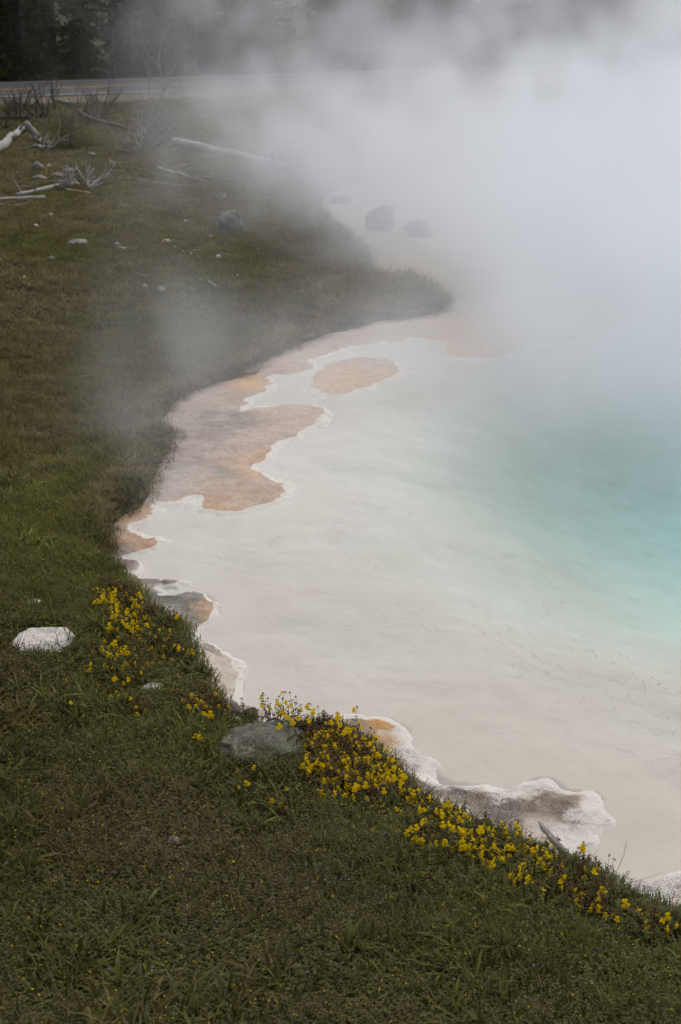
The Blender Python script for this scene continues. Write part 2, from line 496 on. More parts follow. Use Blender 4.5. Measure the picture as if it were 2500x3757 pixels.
# ------------------------------------------------------------------ setting: mineral crust between bank and water
_SPOT = [  # centre px, radius px (x, y), colour, grit, wet
    (1310, 1390, 150, 45, (.66, .49, .36), 0, .2), (1900, 1230, 420, 60, (.72, .58, .47), 0, 0), (1500, 1225, 160, 30, (.45, .40, .36), 0, .2),
    (1130, 1500, 110, 50, (.60, .46, .41), 0, .2), (1010, 1500, 110, 60, (.58, .46, .40), 0, .2), (830, 1545, 150, 32, (.20, .175, .14), 0, .9), (945, 1690, 90, 40, (.62, .38, .18), 0, .2),
    (900, 1640, 150, 60, (.50, .415, .38), 0, .1), (870, 1790, 160, 60, (.52, .395, .315), .1, .1), (780, 1840, 110, 24, (.60, .41, .25), 0, .1), (830, 1723, 62, 12, (.22, .21, .19), 0, .9),
    (650, 1600, 170, 90, (.33, .275, .25), .05, .1), (600, 1760, 120, 50, (.44, .40, .38), .05, .1), (720, 1450, 160, 50, (.46, .35, .29), .1, .1), (880, 1350, 160, 40, (.45, .33, .27), .1, .1), (920, 1395, 50, 26, (.75, .45, .16), 0, .1),
    (1050, 1235, 200, 40, (.48, .40, .36), .1, .1), (470, 1870, 70, 30, (.55, .36, .20), .1, .1), (450, 1980, 90, 30, (.40, .24, .15), .2, .1), (510, 1980, 60, 25, (.52, .32, .2), .1, .1), (350, 1960, 60, 30, (.10, .09, .075), .6, .2), (420, 2060, 60, 40, (.12, .10, .08), .7, .2),
    (480, 2140, 60, 30, (.11, .11, .09), .3, .2), (680, 2200, 85, 55, (.10, .115, .09), .3, .3), (600, 2190, 70, 60, (.07, .075, .055), .3, .3), (765, 2215, 22, 45, (.50, .30, .14), .1, .1), (740, 2240, 40, 18, (.45, .28, .15), .1, .1), (560, 2130, 60, 14, (.16, .15, .13), .2, .2),
    (740, 2370, 45, 30, (.13, .14, .11), .4, .3), (1400, 2692, 45, 55, (.62, .33, .07), .2, .1), (1350, 2720, 80, 60, (.36, .22, .09), .4, .1), (1300, 2690, 60, 60, (.30, .24, .17), .4, .1),
    (1500, 2800, 60, 40, (.22, .17, .11), .8, 0), (1610, 2905, 120, 26, (.10, .085, .07), 1., 0), (1760, 2952, 90, 24, (.16, .115, .075), .9, 0), (1860, 2990, 75, 36, (.09, .075, .06), 1., 0),
    (2012, 2965, 98, 64, (.155, .10, .06), .35, .1), (2085, 2975, 50, 50, (.15, .115, .09), .7, .1), (2010, 2908, 90, 14, (.13, .105, .08), .8, .1), (2180, 2960, 50, 70, (.56, .49, .43), .1, 0), (2090, 3070, 90, 30, (.62, .57, .52), .1, 0), (2060, 2890, 60, 16, (.60, .52, .45), .1, 0), (1900, 3000, 50, 50, (.09, .075, .06), 1., .1),
    (2300, 3210, 100, 40, (.12, .085, .06), .9, 0), (2420, 3260, 60, 30, (.22, .2, .19), 1., 0), (2480, 3230, 40, 30, (.4, .36, .33), .8, 0),
    (1600, 1000, 200, 60, (.46, .40, .22), .1, .1), (1420, 930, 110, 70, (.50, .42, .37), .1, .1), (1350, 740, 300, 60, (.72, .70, .67), 0, 0)]
_sp = [(*[float(v[0]) for v in unproj(np.array([s[0]]), np.array([s[1]]), .02)], s) for s in _SPOT]

def crust(name, x0, x1, y0, y1, step, label, poly=POOL, island=False, lift=0.03):
    X, Y = np.meshgrid(np.arange(x0, x1 + step * .5, step), np.arange(y0, y1 + step * .5, step))
    d = -sdf(X, Y, poly)
    if island:
        d = -d
    amp = 0.016 + 0.0020 * Y
    d = d + amp * (.9 * fbm2(X * 2.4, Y * 2.4, 2, 45) + fbm2(X * 6, Y * 6, 3, 41) + .9 * np.abs(noise2(X * 13, Y * 13, 8)) + .45 * np.abs(noise2(X * 31, Y * 31, 18)) - .5)
    dg = grass_d(X, Y)
    # pixel position of each point, only to look stains up where the photograph shows them on the ground
    tint = np.zeros(X.shape + (3,)); wsum = np.full(X.shape, .16); grit = np.zeros(X.shape); wet = np.zeros(X.shape)
    base = np.where((Y < 6.0)[..., None], np.array((.58, .52, .46)), np.where((Y > 13.0)[..., None], np.array((.68, .63, .59)), np.array((.52, .44, .40)))); tint += .16 * base
    wx, wy = .05 * fbm2(X * 3, Y * 3, 3, 61) , .05 * fbm2(X * 3, Y * 3, 3, 71)
    for cx, cy_, s in _sp:
        r = math.hypot(cx, cy_)
        rx = s[2] / F_PX * math.hypot(r, CAM_Z)
        ry = s[3] / F_PX * (r * r + CAM_Z ** 2) / CAM_Z
        e = ((X - cx + wx) / rx) ** 2 + ((Y - cy_ + wy * 1.5) / ry) ** 2
        w = 2.0 * np.exp(-np.minimum(e, 30) ** 1.9 * .7)
        tint += w[..., None] * np.array(s[4]); wsum += w; grit += w * s[5]; wet += w * s[6]
    tint /= wsum[..., None]; grit /= wsum; wet /= wsum
    flat = np.where(Y > 7.6, .22, .8)
    top = lift * flat * sstep(-.01, .10, d) + .012 * flat * sstep(.1, .5, d) + .006 * fbm2(X * 9, Y * 9, 4, 15) * sstep(.02, .15, d) * (1 + 2 * grit) * (1 - wet)
    Z = np.where(d > 0, .004 + top, .004 + d * np.where(Y > 7.6, .35, .8))
    Z = Z + .10 * sstep(-.30, .05, dg) * sstep(.0, .14, d) * (1 - sstep(6.4, 7.6, Y))
    rim = np.maximum(.010 + .034 * fbm2(X * 2.0, Y * 2.0, 3, 19), .006) * (.6 + .05 * Y)
    rim = np.where((Y < 6.0) & (X > .0), .13 + .05 * noise2(X * 2, Y * 2, 19), rim) if not island else rim * .8
    me = grid_mesh(name, X, Y, Z, keep=(d > -.16) & (dg < .25), attrs={'edge_dist': d, 'tint': tint, 'rim_width': rim, 'grit': np.clip(grit, 0, 1), 'wet': wet}, mats=[SINTER])
    return tag(link(name, me), kind='structure', label=label)

_ys = float(unproj(np.array([488.]), np.array([2102.]), 0.0)[1][0])
_ys = round(_ys / .06) * .06
crust('sinter_ledge', -1.5, 3.2, 3.3, _ys, .012, 'white scalloped sinter ledge along the near flowered bank')
crust('mineral_shelf', -2.4, 3.0, _ys, 13.2, .02, 'pink and orange mineral shelf with white rims beside the left bank')
crust('sinter_flat', -4.8, 18.0, 13.2, 31.2, .10, 'pale sinter flat beyond the pool, fading in the steam')
crust('mineral_pad', min(p[0] for p in PAD_POLY) - .3, max(p[0] for p in PAD_POLY) + .3, min(p[1] for p in PAD_POLY) - .3, max(p[1] for p in PAD_POLY) + .3, .018,
      'round orange mineral pad with a white rim lying alone in the shallow water', PAD_POLY, True)

# ------------------------------------------------------------------ setting: pool floor with little terraced ledges, and the water over it
ny, nx = 620, 460
yy = 3.2 * (32 / 3.2) ** np.linspace(0, 1, ny)
Y, U = np.meshgrid(yy, np.linspace(-1, 1, nx), indexing='ij')
X = U * (1.6 + .30 * Y) + .15 * Y
d0 = sdf(X, Y, POOL); d = np.minimum(d0, np.where((Y > 9) & (Y < 13), -sdf(X, Y, PAD_POLY), 9.0)); d = np.where(d0 < 0, d0, np.maximum(d, .0))
r = np.sqrt(((X - 3.7) / 3.9) ** 2 + ((Y - 9.4) / 3.9) ** 2)
depth = .012 + .05 * np.minimum(np.maximum(d, 0), 1.4) + .62 * (1 - sstep(.0, 1.22, r)) * sstep(0.1, 1.8, d) + .16 * sstep(1.0, 3.2, d) * sstep(-.4, 1.6, X)
on = (.35 + .65 * sstep(-.35, .4, fbm2(X * 1.1, Y * 1.1, 3, 91) + .3 * sstep(.2, 1.6, X))) * sstep(.05, .5, d) * (1 - sstep(.18, .6, depth)) * (1 - .75 * sstep(6.8, 9.0, Y - .5 * X)) * (1 - sstep(8.5, 11.0, Y))
Z = -depth + .014 * fbm2(X * 3, Y * 4, 4, 37) * sstep(0, .4, d)
Z = np.where(d < 0, -.03 - .3 * np.minimum(-d, .5), np.minimum(Z, -.008))
me = grid_mesh('pool_floor', X, Y, Z, keep=(d > -.4), attrs={'ledges': on, 'whiter': np.maximum(.38 * sstep(4.6, 9.5, Y), sstep(.10, .85, depth))}, mats=[FLOOR])  # beige shallows; paler far and deep, also offsetting shade under the steam
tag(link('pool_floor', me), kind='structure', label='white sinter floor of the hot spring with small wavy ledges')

v = [(-4, 2.9, -3), (16, 2.9, -3), (16, 33, -3), (-4, 33, -3), (-4, 2.9, 0), (16, 2.9, 0), (16, 33, 0), (-4, 33, 0)]
v[0] = (-4, 2.9, -3)
fc = [(0, 3, 2, 1), (4, 5, 6, 7), (0, 1, 5, 4), (1, 2, 6, 5), (2, 3, 7, 6), (3, 0, 4, 7)]
tag(link('water', mesh_from('water', v, fc, [WATER], smooth=False)), kind='structure', label='clear hot spring water, milky white in the shallows and turquoise where deep')

# ------------------------------------------------------------------ setting: road
def mat_plain(name, a, b, scale, rough=.9, spec=.2, bump=.3, bdist=.01):
    m = MT(name); co = m.coords()
    n = m.noise(co, scale, 5, .6); n2 = m.noise(co, scale * 7, 3, .6)
    f = m.ramp(m.math('ADD', m.math('MULTIPLY', n, .65), m.math('MULTIPLY', n2, .35)), [(.35, 0), (.65, 1)])
    m.principled(m.mix(f, a, b), rough, spec, m.bump(m.math('ADD', n, n2), bump, bdist))
    return m.m
ASPHALT = mat_plain('asphalt', (.06, .06, .067), (.09, .09, .098), 3)
LINE_WHITE = mat_plain('road_paint_white', (.32, .32, .31), (.45, .45, .44), 6)
LINE_YELLOW = mat_plain('road_paint_yellow', (.32, .20, .05), (.40, .26, .08), 6)
SHOULDER = mat_plain('gravel', (.075, .060, .038), (.17, .14, .105), 14)

ROAD_Z = .30
def rp(px, py):
    x, y = unproj(np.array([px]), np.array([py]), ROAD_Z); return Vector((float(x[0]), float(y[0])))
_ca, _cb = rp(0, 329), rp(600, 309)
RDIR = (_cb - _ca).normalized(); RNRM = Vector((-RDIR.y, RDIR.x))
R_NEAR, R_FAR = (rp(31, 354) - _ca).dot(RNRM), (rp(0, 306) - _ca).dot(RNRM)
def road_strip(name, o0, o1, z, mat, label, n=60, lo=-60, hi=120, wob=0.0):
    vs, fs = [], []
    for i in range(n + 1):
        s = lo + (hi - lo) * i / n
        for o in (o0, o1):
            p = _ca + RDIR * s + RNRM * (o + (wob * noise2(s * .9, o * 3.1, 3) if wob else 0))
            vs.append((p.x, p.y, z))
    for i in range(n):
        fs.append((2 * i, 2 * i + 2, 2 * i + 3, 2 * i + 1))
    return tag(link(name, mesh_from(name, vs, fs, [mat], smooth=False)), kind='structure', label=label)
# raised bed under the road
vs, fs = [], []
prof = [(R_NEAR - 2.6, .05), (R_NEAR - 1.0, ROAD_Z - .02), (R_FAR + 1.0, ROAD_Z - .02), (R_FAR + 2.6, .05)]
for s in np.linspace(-60, 120, 80):
    for o, z in prof:
        p = _ca + RDIR * float(s) + RNRM * (o + .15 * float(noise2(s * .8, o, 6)))
        vs.append((p.x, p.y, z))
for i in range(79):
    for j in range(3):
        a = i * 4 + j
        fs.append((a, a + 4, a + 5, a + 1))
tag(link('road_shoulder', mesh_from('road_shoulder', vs, fs, [SHOULDER])), kind='structure', label='gravel bed and shoulder of the road')
road_strip('road', R_NEAR - .35, R_FAR + .35, ROAD_Z, ASPHALT, 'grey two lane asphalt road at the edge of the forest')
for nm, o, w, mt, lb in (('road_edge_line', R_NEAR, .12, LINE_WHITE, 'white edge line on the pool side of the road'), ('road_edge_line', R_FAR, .12, LINE_WHITE, 'white edge line on the forest side of the road'),
                         ('road_centre_line', -.10, .10, LINE_YELLOW, 'yellow centre line of the road, pool side stripe'), ('road_centre_line', .14, .10, LINE_YELLOW, 'yellow centre line of the road, forest side stripe')):
    road_strip(nm, o - w / 2, o + w / 2, ROAD_Z + .005, mt, lb)
# ------------------------------------------------------------------ steam: a real volume of uneven density rising off the pool
class E:
    """node expressions in a geometry node tree"""
    t = None
    def __init__(s, sock): s.s = sock
    @staticmethod
    def op(o, *a, clamp=False):
        nd = E.t.nodes.new('ShaderNodeMath'); nd.operation = o; nd.use_clamp = clamp
        for i, v in enumerate(a):
            if isinstance(v, E): E.t.links.new(v.s, nd.inputs[i])
            else: nd.inputs[i].default_value = v
        return E(nd.outputs[0])
    def __add__(s, o): return E.op('ADD', s, o)
    __radd__ = __add__
    def __sub__(s, o): return E.op('SUBTRACT', s, o)
    def __rsub__(s, o): return E.op('SUBTRACT', o, s)
    def __mul__(s, o): return E.op('MULTIPLY', s, o)
    __rmul__ = __mul__
    @staticmethod
    def smooth(a, b, v):
        nd = E.t.nodes.new('ShaderNodeMapRange'); nd.interpolation_type = 'SMOOTHSTEP'
        E.t.links.new(v.s, nd.inputs[0])
        nd.inputs[1].default_value, nd.inputs[2].default_value, nd.inputs[3].default_value, nd.inputs[4].default_value = a, b, 0, 1
        return E(nd.outputs[0])
    @staticmethod
    def noise(x, y, z, scale, detail=3, rough=.5):
        cb = E.t.nodes.new('ShaderNodeCombineXYZ')
        for i, v in enumerate((x, y, z)): E.t.links.new(v.s, cb.inputs[i])
        nd = E.t.nodes.new('ShaderNodeTexNoise'); E.t.links.new(cb.outputs[0], nd.inputs['Vector'])
        nd.inputs['Scale'].default_value = scale; nd.inputs['Detail'].default_value = detail; nd.inputs['Roughness'].default_value = rough
        return E(nd.outputs[0])
    @staticmethod
    def gauss(v): return E.op('POWER', 2.71828, v * v * -1.0)

def mat_steam():
    m = MT('steam')
    pv = m.n('VolumePrincipled')
    pv.inputs['Color'].default_value = (.905, .928, .965, 1)
    pv.inputs['Density'].default_value = 1.0
    pv.inputs['Density Attribute'].default_value = 'density'
    pv.inputs['Anisotropy'].default_value = 0.1
    m.l(pv.outputs[0], m.out.inputs['Volume'])
    return m.m
STEAM = mat_steam()

LO, HI, VOX = (-6.0, 7.6, -.05), (11.0, 30.0, 5.6), .13
ng = bpy.data.node_groups.new('steam_field', 'GeometryNodeTree')
ng.interface.new_socket('Geometry', in_out='INPUT', socket_type='NodeSocketGeometry')
ng.interface.new_socket('Geometry', in_out='OUTPUT', socket_type='NodeSocketGeometry')
E.t = ng
gout = ng.nodes.new('NodeGroupOutput')
pos = ng.nodes.new('GeometryNodeInputPosition')
sx = ng.nodes.new('ShaderNodeSeparateXYZ'); ng.links.new(pos.outputs[0], sx.inputs[0])
x, y, z = E(sx.outputs[0]), E(sx.outputs[1]), E(sx.outputs[2])
n1 = E.noise(x, y, z * .7, .42, 2) - .5
n2 = E.noise(x + n1 * 1.6 + z * .35, y * .34, z * .85 - x * .3, 1.45, 5, .58)
n3 = E.noise(x, y * .8, z * .4, 1.5, 4, .6)
puff = E.smooth(.38, .64, n2)
zfade = 1.0 - E.smooth(2.1, 4.4, z)
# the main bank: thick to the right and beyond the far shelf, its foot pushed to the right near the water
sft = x - (1.15 - 1.15 * z) + 2.4 * n1 + (y - 13.5) * .15
main = E.smooth(-.7, 3.3, sft) * E.smooth(12.0, 15.2, y + n1 * 2.0 - .10 * x) * (1.0 - E.smooth(19.5, 25.0, y)) * zfade
lowfog = E.smooth(-1.0, .8, x + n1 + (y - 15.0) * .12) * E.smooth(13.0, 16.0, y) * (1.0 - E.smooth(24.0, 27.0, y)) * (1.0 - E.smooth(.5, 1.6, z)) * (.45 + puff) * .32
main = main * (.08 + .95 * puff) * .41 * (1.0 - E.smooth(.0, 2.9, z - .34 * x + .35) * .91) + lowfog
# thin veil drifting over the meadow and the road side
back = E.smooth(-3.4, -1.2, x + 1.2 * n1) * E.smooth(17.0, 21.0, y) * (1.0 - E.smooth(26.0, 29.5, y)) * (1.0 - E.smooth(1.3, 2.1, z)) * (.4 + puff) * .075
veil = E.smooth(-3.5, -.4, x + 1.6 * n1 + z * .2) * E.smooth(14, 18, y) * (1.0 - E.smooth(24, 29.0, y)) * zfade * E.smooth(.40, .64, n2) * .14
# plume rising from the inlet at the left bank
px_ = (x + 1.24 + .06 * z + n1 * 1.1) * 3.3
py_ = (y - 9.3) * .95
plume = E.gauss(px_) * E.gauss(py_) * (1.0 - E.smooth(.25, 1.8, z)) * E.smooth(.36, .62, n3) * .40
# breath of vapour low over the shallows
low = E.gauss((y - 11.6) * .55) * E.smooth(-2.2, -.6, x) * (1.0 - E.smooth(.25, .9, z)) * E.smooth(.34, .62, n3) * .34
near = E.smooth(7.8, 11.6, y + x * .15) * E.smooth(.2, 2.4, x + n1 * 1.5) * (1.0 - E.smooth(.9, 2.4, z)) * (1.0 - E.smooth(15.0, 18.0, y)) * (.5 + puff) * .62
dens = main + veil + plume + low + near + back
vc = ng.nodes.new('GeometryNodeVolumeCube')
ng.links.new(dens.s, vc.inputs['Density'])
vc.inputs['Min'].default_value, vc.inputs['Max'].default_value = LO, HI
for ax, nm in enumerate(('Resolution X', 'Resolution Y', 'Resolution Z')):
    vc.inputs[nm].default_value = int((HI[ax] - LO[ax]) / VOX)
sm = ng.nodes.new('GeometryNodeSetMaterial'); sm.inputs['Material'].default_value = STEAM
ng.links.new(vc.outputs[0], sm.inputs['Geometry']); ng.links.new(sm.outputs[0], gout.inputs[0])
steam_me = bpy.data.meshes.new('steam'); steam_me.materials.append(STEAM)
steam = link('steam', steam_me)
md = steam.modifiers.new('steam', 'NODES'); md.node_group = ng
tag(steam, 'white steam rolling off the hot spring', 'steam', kind='stuff')
# ------------------------------------------------------------------ wood and stone
def mat_wood(name, pale, dark, scale=1.0):
    m = MT(name); co = m.coords()
    g = m.noise(m.mapping(co, (2.5, 60 * scale, 60 * scale)), 1.0, 5, .65, .4)
    b = m.noise(co, 9 * scale, 4, .6)
    f = m.math('ADD', m.math('MULTIPLY', g, .65), m.math('MULTIPLY', b, .35))
    c = m.ramp(f, [(.36, dark), (.5, tuple((a + q) / 2 for a, q in zip(pale, dark))), (.64, pale)])
    m.principled(c, .9, .15, m.bump(f, .8, .006))
    return m.m
WOOD_PALE = mat_wood('weathered_wood', (.44, .42, .40), (.13, .12, .11))
WOOD_GREY = mat_wood('grey_wood', (.36, .34, .32), (.10, .09, .085))
WOOD_DARK = mat_wood('dark_wood', (.15, .13, .11), (.045, .038, .03))
WOOD_BROWN = mat_wood('brown_wood', (.30, .22, .15), (.10, .07, .045))
WOOD_TAN = mat_wood('tan_wood', (.62, .50, .40), (.28, .20, .15))

def mat_stone(name, a, b, c, scale=12, lich=None):
    m = MT(name); co = m.coords()
    n1 = m.noise(co, scale, 6, .65); n2 = m.noise(co, scale * 5, 4, .7); v = m.voronoi(co, scale * 1.6)
    col = m.ramp(m.math('ADD', m.math('MULTIPLY', n1, .6), m.math('MULTIPLY', n2, .4)), [(.34, a), (.5, b), (.66, c)])
    if lich is not None:
        col = m.mix(m.ramp(m.noise(co, scale * .55, 4, .6), [(.5, 0), (.62, .75)]), col, lich)
    m.principled(col, .92, .15, m.bump(m.math('ADD', m.math('ADD', n1, n2), m.math('MULTIPLY', v, .3)), .8, .02))
    return m.m
STONE_LICHEN = mat_stone('lichen_stone', (.045, .042, .034), (.13, .12, .095), (.25, .23, .19), 14, (.10, .115, .085))
STONE_WHITE = mat_stone('white_sinter_stone', (.22, .20, .19), (.66, .61, .58), (.80, .75, .71), 22, (.36, .35, .32))
STONE_GREY = mat_stone('grey_stone', (.08, .078, .072), (.20, .19, .18), (.36, .34, .32), 12)
STONE_PINK = mat_stone('pink_stone', (.25, .18, .14), (.45, .33, .27), (.60, .47, .40), 14)
STONE_BROWN = mat_stone('brown_stone', (.06, .05, .042), (.17, .14, .12), (.32, .27, .24), 16)
STONE_DARK = mat_stone('dark_stone', (.03, .03, .03), (.075, .072, .07), (.15, .145, .14), 10)

def tube(pts, rad, sides=8, rough=0.0, seed=0, splinter=0.0, verts=None, faces=None):
    """a tapering tube along points; returns (verts, faces) lists, appended to if given"""
    verts = [] if verts is None else verts; faces = [] if faces is None else faces
    pts = [Vector(p) for p in pts]
    rng = random.Random(seed)
    up = Vector((0.13, 0.21, 1)).normalized()
    base = len(verts); n = len(pts)
    for i, p in enumerate(pts):
        t = (pts[min(i + 1, n - 1)] - pts[max(i - 1, 0)])
        t = t.normalized() if t.length > 1e-9 else Vector((1, 0, 0))
        if abs(t.dot(up)) > .95: up = Vector((1, .1, .2)).normalized()
        s = t.cross(up).normalized(); q = s.cross(t)
        r = rad[i] if hasattr(rad, '__len__') else rad
        for k in range(sides):
            a = 2 * math.pi * k / sides
            rr = r * (1 + rough * rng.uniform(-1, 1))
            off = t * (splinter * r * rng.uniform(-1, 1)) if splinter and i in (0, n - 1) else Vector()
            verts.append(p + (s * math.cos(a) + q * math.sin(a)) * rr + off)
    for i in range(n - 1):
        for k in range(sides):
            a, b = base + i * sides + k, base + i * sides + (k + 1) % sides
            faces.append((a, b, b + sides, a + sides))
    faces.append(tuple(base + k for k in reversed(range(sides))))
    faces.append(tuple(base + (n - 1) * sides + k for k in range(sides)))
    return verts, faces

def bent(a, b, n, wob, seed, sag=0.0):
    """points from a to b with a random sideways wander"""
    rng = random.Random(seed); a, b = Vector(a), Vector(b); d = b - a
    L = d.length; t = d.normalized(); s = t.cross(Vector((0, 0, 1))).normalized() if abs(t.z) < .95 else Vector((1, 0, 0)); u = s.cross(t)
    k1, k2 = rng.uniform(-1, 1), rng.uniform(-1, 1)
    out = []
    for i in range(n + 1):
        f = i / n
        e = math.sin(math.pi * f)
        out.append(a + d * f + s * (wob * L * (k1 * e + .4 * k2 * math.sin(2 * math.pi * f)) + rng.uniform(-.15, .15) * wob * L * e) + u * (sag * L * e + rng.uniform(-.1, .1) * wob * L * e))
    return out

def recenter(me):
    """move a mesh so that its own x axis starts at its first vertex; returns the world location"""
    c = sum((v.co for v in me.vertices), Vector()) / len(me.vertices)
    c = Vector((c.x, c.y, min(v.co.z for v in me.vertices)))
    me.transform(Matrix.Translation(-c))
    return c

def align_x(me, d):
    """rotate the mesh about z so that grain along x follows direction d; returns the z angle"""
    a = math.atan2(d[1], d[0])
    me.transform(Matrix.Rotation(-a, 4, 'Z'))
    return a

def log_between(name, p0, p1, dia_px, mat, label, cat='log', group=None, wob=.03, sides=9, n=9, taper=.75, lift=.6, lift1=None, rough=.10, seed=None, stubs=(), splinter=.5, n_twig=0, upright=False):
    """a lying log or stick from pixel p0 to pixel p1 on the ground, dia_px thick in the photograph"""
    seed = seed if seed is not None else int(p0[0] * 3 + p0[1] * 7)
    (x0, x1), (y0, y1), (z0, z1) = hit([p0[0], p1[0]], [p0[1], p1[1]])
    dist = math.sqrt(((x0 + x1) / 2) ** 2 + ((y0 + y1) / 2) ** 2 + 7)
    r = dia_px / F_PX * dist / 2
    if upright:                                       # the far end stands up in the air over the near one
        dx_, dy_, dz_ = ray_dir(p1[0], p1[1]); t_ = y0 / dy_; x1, y1 = dx_ * t_, y0
        z1 = CAM_Z + dz_ * t_; lift1 = 0.0
    h0, h1 = r * lift, r * (lift if lift1 is None else lift1)
    pts = bent((x0, y0, z0 + h0), (x1, y1, z1 + h1), n, wob, seed)
    # follow the ground under the wood
    if lift1 is None and lift < 2:
        gx = np.array([p.x for p in pts]); gy = np.array([p.y for p in pts]); gz = ground_h(gx, gy)
        for p, gg in zip(pts, gz): p.z = max(p.z, float(gg) + r * .35)
    rng = random.Random(seed)
    rads = [r * (1 - (1 - taper) * i / n) * rng.uniform(.9, 1.1) for i in range(n + 1)]
    v, f = tube(pts, rads, sides, rough, seed, splinter)
    for k in range(n_twig):
        i = rng.randint(1, n - 1); p = pts[i]
        dr = Vector((rng.uniform(-1, 1), rng.uniform(-1, 1), rng.uniform(.2, 1))).normalized()
        L = r * rng.uniform(4, 10)
        tube(bent(p, p + dr * L, 4, .12, seed + k), [r * .35, r * .3, r * .22, r * .16, r * .08], 5, .1, seed, 0, v, f)
    me = mesh_from(name, v, f, [mat])
    c = recenter(me); a = align_x(me, (x1 - x0, y1 - y0))
    if stubs:
        root = empty(name, c, (0, 0, a)); tag(root, label, cat, group)
        tr = link('trunk', me, root)
        for fpos, L, up in stubs:
            i = int(fpos * n); p = pts[i] - c
            p = Matrix.Rotation(-a, 4, 'Z') @ p
            dr = Vector((rng.uniform(-.6, .6), rng.uniform(-1, 1), up)).normalized()
            sv, sf = tube(bent(p, p + dr * (r + L), 4, .1, seed + i), [r * .42, r * .36, r * .3, r * .2, r * .1], 6, .12, seed + i)
            link('branch_stub', mesh_from('branch_stub', sv, sf, [mat]), root)
        return root
    o = link(name, me, None, c, (0, 0, a))
    return tag(o, label, cat, group)

def stone_mesh(name, size, mat, seed, sub=3, flat=1.0, rough=.28, blocky=1.0):
    bm = bmesh.new(); bmesh.ops.create_icosphere(bm, subdivisions=sub, radius=1.0)
    P = np.array([v.co[:] for v in bm.verts])
    nn = noise3(P * 1.3 + seed * 3.7, seed) * rough + noise3(P * 3.1 + seed, seed + 1) * rough * .45 + noise3(P * 7 + seed, seed + 2) * rough * .18
    P = P * (1 + nn[:, None])
    P[:, 2] = np.sign(P[:, 2]) * np.abs(P[:, 2]) ** (1 / flat)
    if blocky != 1.0:
        P[:, :2] = np.sign(P[:, :2]) * np.abs(P[:, :2]) ** blocky
        P[:, 2] += .22 * noise3(P * 2.2, seed + 5) + .12 * noise3(P * 6, seed + 6); P[:, 0] *= 1 + .16 * noise3(P * (1.5, 4, 1.5), seed + 7)
    for v, p in zip(bm.verts, P): v.co = (p[0] * size[0] / 2, p[1] * size[1] / 2, p[2] * size[2] / 2)
    me = bpy.data.meshes.new(name); bm.to_mesh(me); bm.free()
    me.materials.append(mat); me.shade_smooth()
    return me

def stone(name, x0, x1, y0, y1, mat, label, cat='stone', group=None, sub=2, sink=.35, deep=1.0, flat=1.0, rough=.28, rot=None, blocky=1.0, hmul=1.0):
    """a stone that fills the pixel box x0..x1, y0..y1"""
    cx, by = (x0 + x1) / 2, y1
    X, Y, Z = hit([cx], [by - (y1 - y0) * .15])
    X, Y, Z = float(X[0]), float(Y[0]), float(Z[0])
    dist = math.sqrt(X * X + Y * Y + (CAM_Z - Z) ** 2); el = math.atan2(CAM_Z - Z, Y)
    w = (x1 - x0) / F_PX * dist
    v = (y1 - y0) / F_PX * dist                       # seen height = h cos(el) + depth sin(el)
    dp = w * deep
    h = max((v - dp * math.sin(el) * .75) / math.cos(el), v * .35) * hmul 
    seed = int(x0 * 3 + y0) % 9973
    me = stone_mesh(name, (w, dp, h * (1 + sink)), mat, seed, sub, flat, rough, blocky)
    o = link(name, me, None, (X, Y + dp * .28, Z + h * (1 + sink) / 2 - h * sink), (0, 0, rot if rot is not None else random.Random(seed).uniform(-.25, .25)))
    return tag(o, label, cat, group)

# ---------------- stones
stone('boulder', 822, 1120, 2640, 2800, STONE_LICHEN, 'grey lichen covered boulder half sunk in the grass beside the densest yellow flowers', 'boulder', None, 5, 1.1, .95, 1.7, .30, rot=.12, blocky=.78, hmul=.85)
stone('stone', 812, 892, 2578, 2636, STONE_BROWN, 'reddish brown rough stone just behind the lichen boulder', 'stone', None, 3, .5, .8, 1.1)
stone('stone', 900, 950, 2595, 2642, STONE_BROWN, 'small smooth brown stone between the lichen boulder and the pool', 'stone', None, 3, .5, .8, 1.1)
stone('pebble', 862, 882, 2630, 2652, STONE_WHITE, 'small white pebble touching the back of the lichen boulder', 'stone', None, 2, .3)
stone('white_slab', 36, 266, 2306, 2392, STONE_WHITE, 'flat white sinter slab lying in the grass of the near bank', 'stone', None, 5, 1.6, .82, 3.5, .26, rot=.10, blocky=.62, hmul=.5)
stone('sinter_fragment', 96, 150, 2186, 2222, STONE_WHITE, 'narrow white sinter fragment in the grass, uppermost of those behind the slab', 'stone', None, 3, 1.0, .9, 2.0, .35, hmul=.35)
stone('sinter_fragment', 38, 78, 2234, 2280, STONE_WHITE, 'crumbly pinkish white sinter fragment behind the slab', 'stone', None, 3, 1.0, 1.1, 2.0, .35, hmul=.3)
stone('sinter_fragment', 520, 606, 2505, 2540, STONE_WHITE, 'pale flat sinter piece among scattered yellow flowers', 'stone', None, 3, .9, .6, 1.4)
stone('rock', 806, 896, 790, 860, STONE_GREY, 'dark grey rock on the misty meadow below the fallen logs', 'rock', None, 4, .4, .9, 1.3, .45, blocky=.8)
stone('rock', 117, 155, 600, 630, STONE_GREY, 'pale angular rock in the meadow below the root stump', 'rock', None, 3)
stone('rock', 168, 188, 603, 617, STONE_PINK, 'small cream rock to the right of the pale angular rock', 'rock', None, 2)
stone('rock', 185, 232, 634, 662, STONE_BROWN, 'flat brown rock above the uprooted driftwood', 'rock', None, 3)
stone('rock', 122, 166, 644, 664, STONE_GREY, 'low grey rock left of the flat brown rock', 'rock', None, 3)
stone('rock', 226, 272, 618, 640, STONE_GREY, 'dim grey rock half hidden in grass above the flat brown rock', 'rock', None, 2)
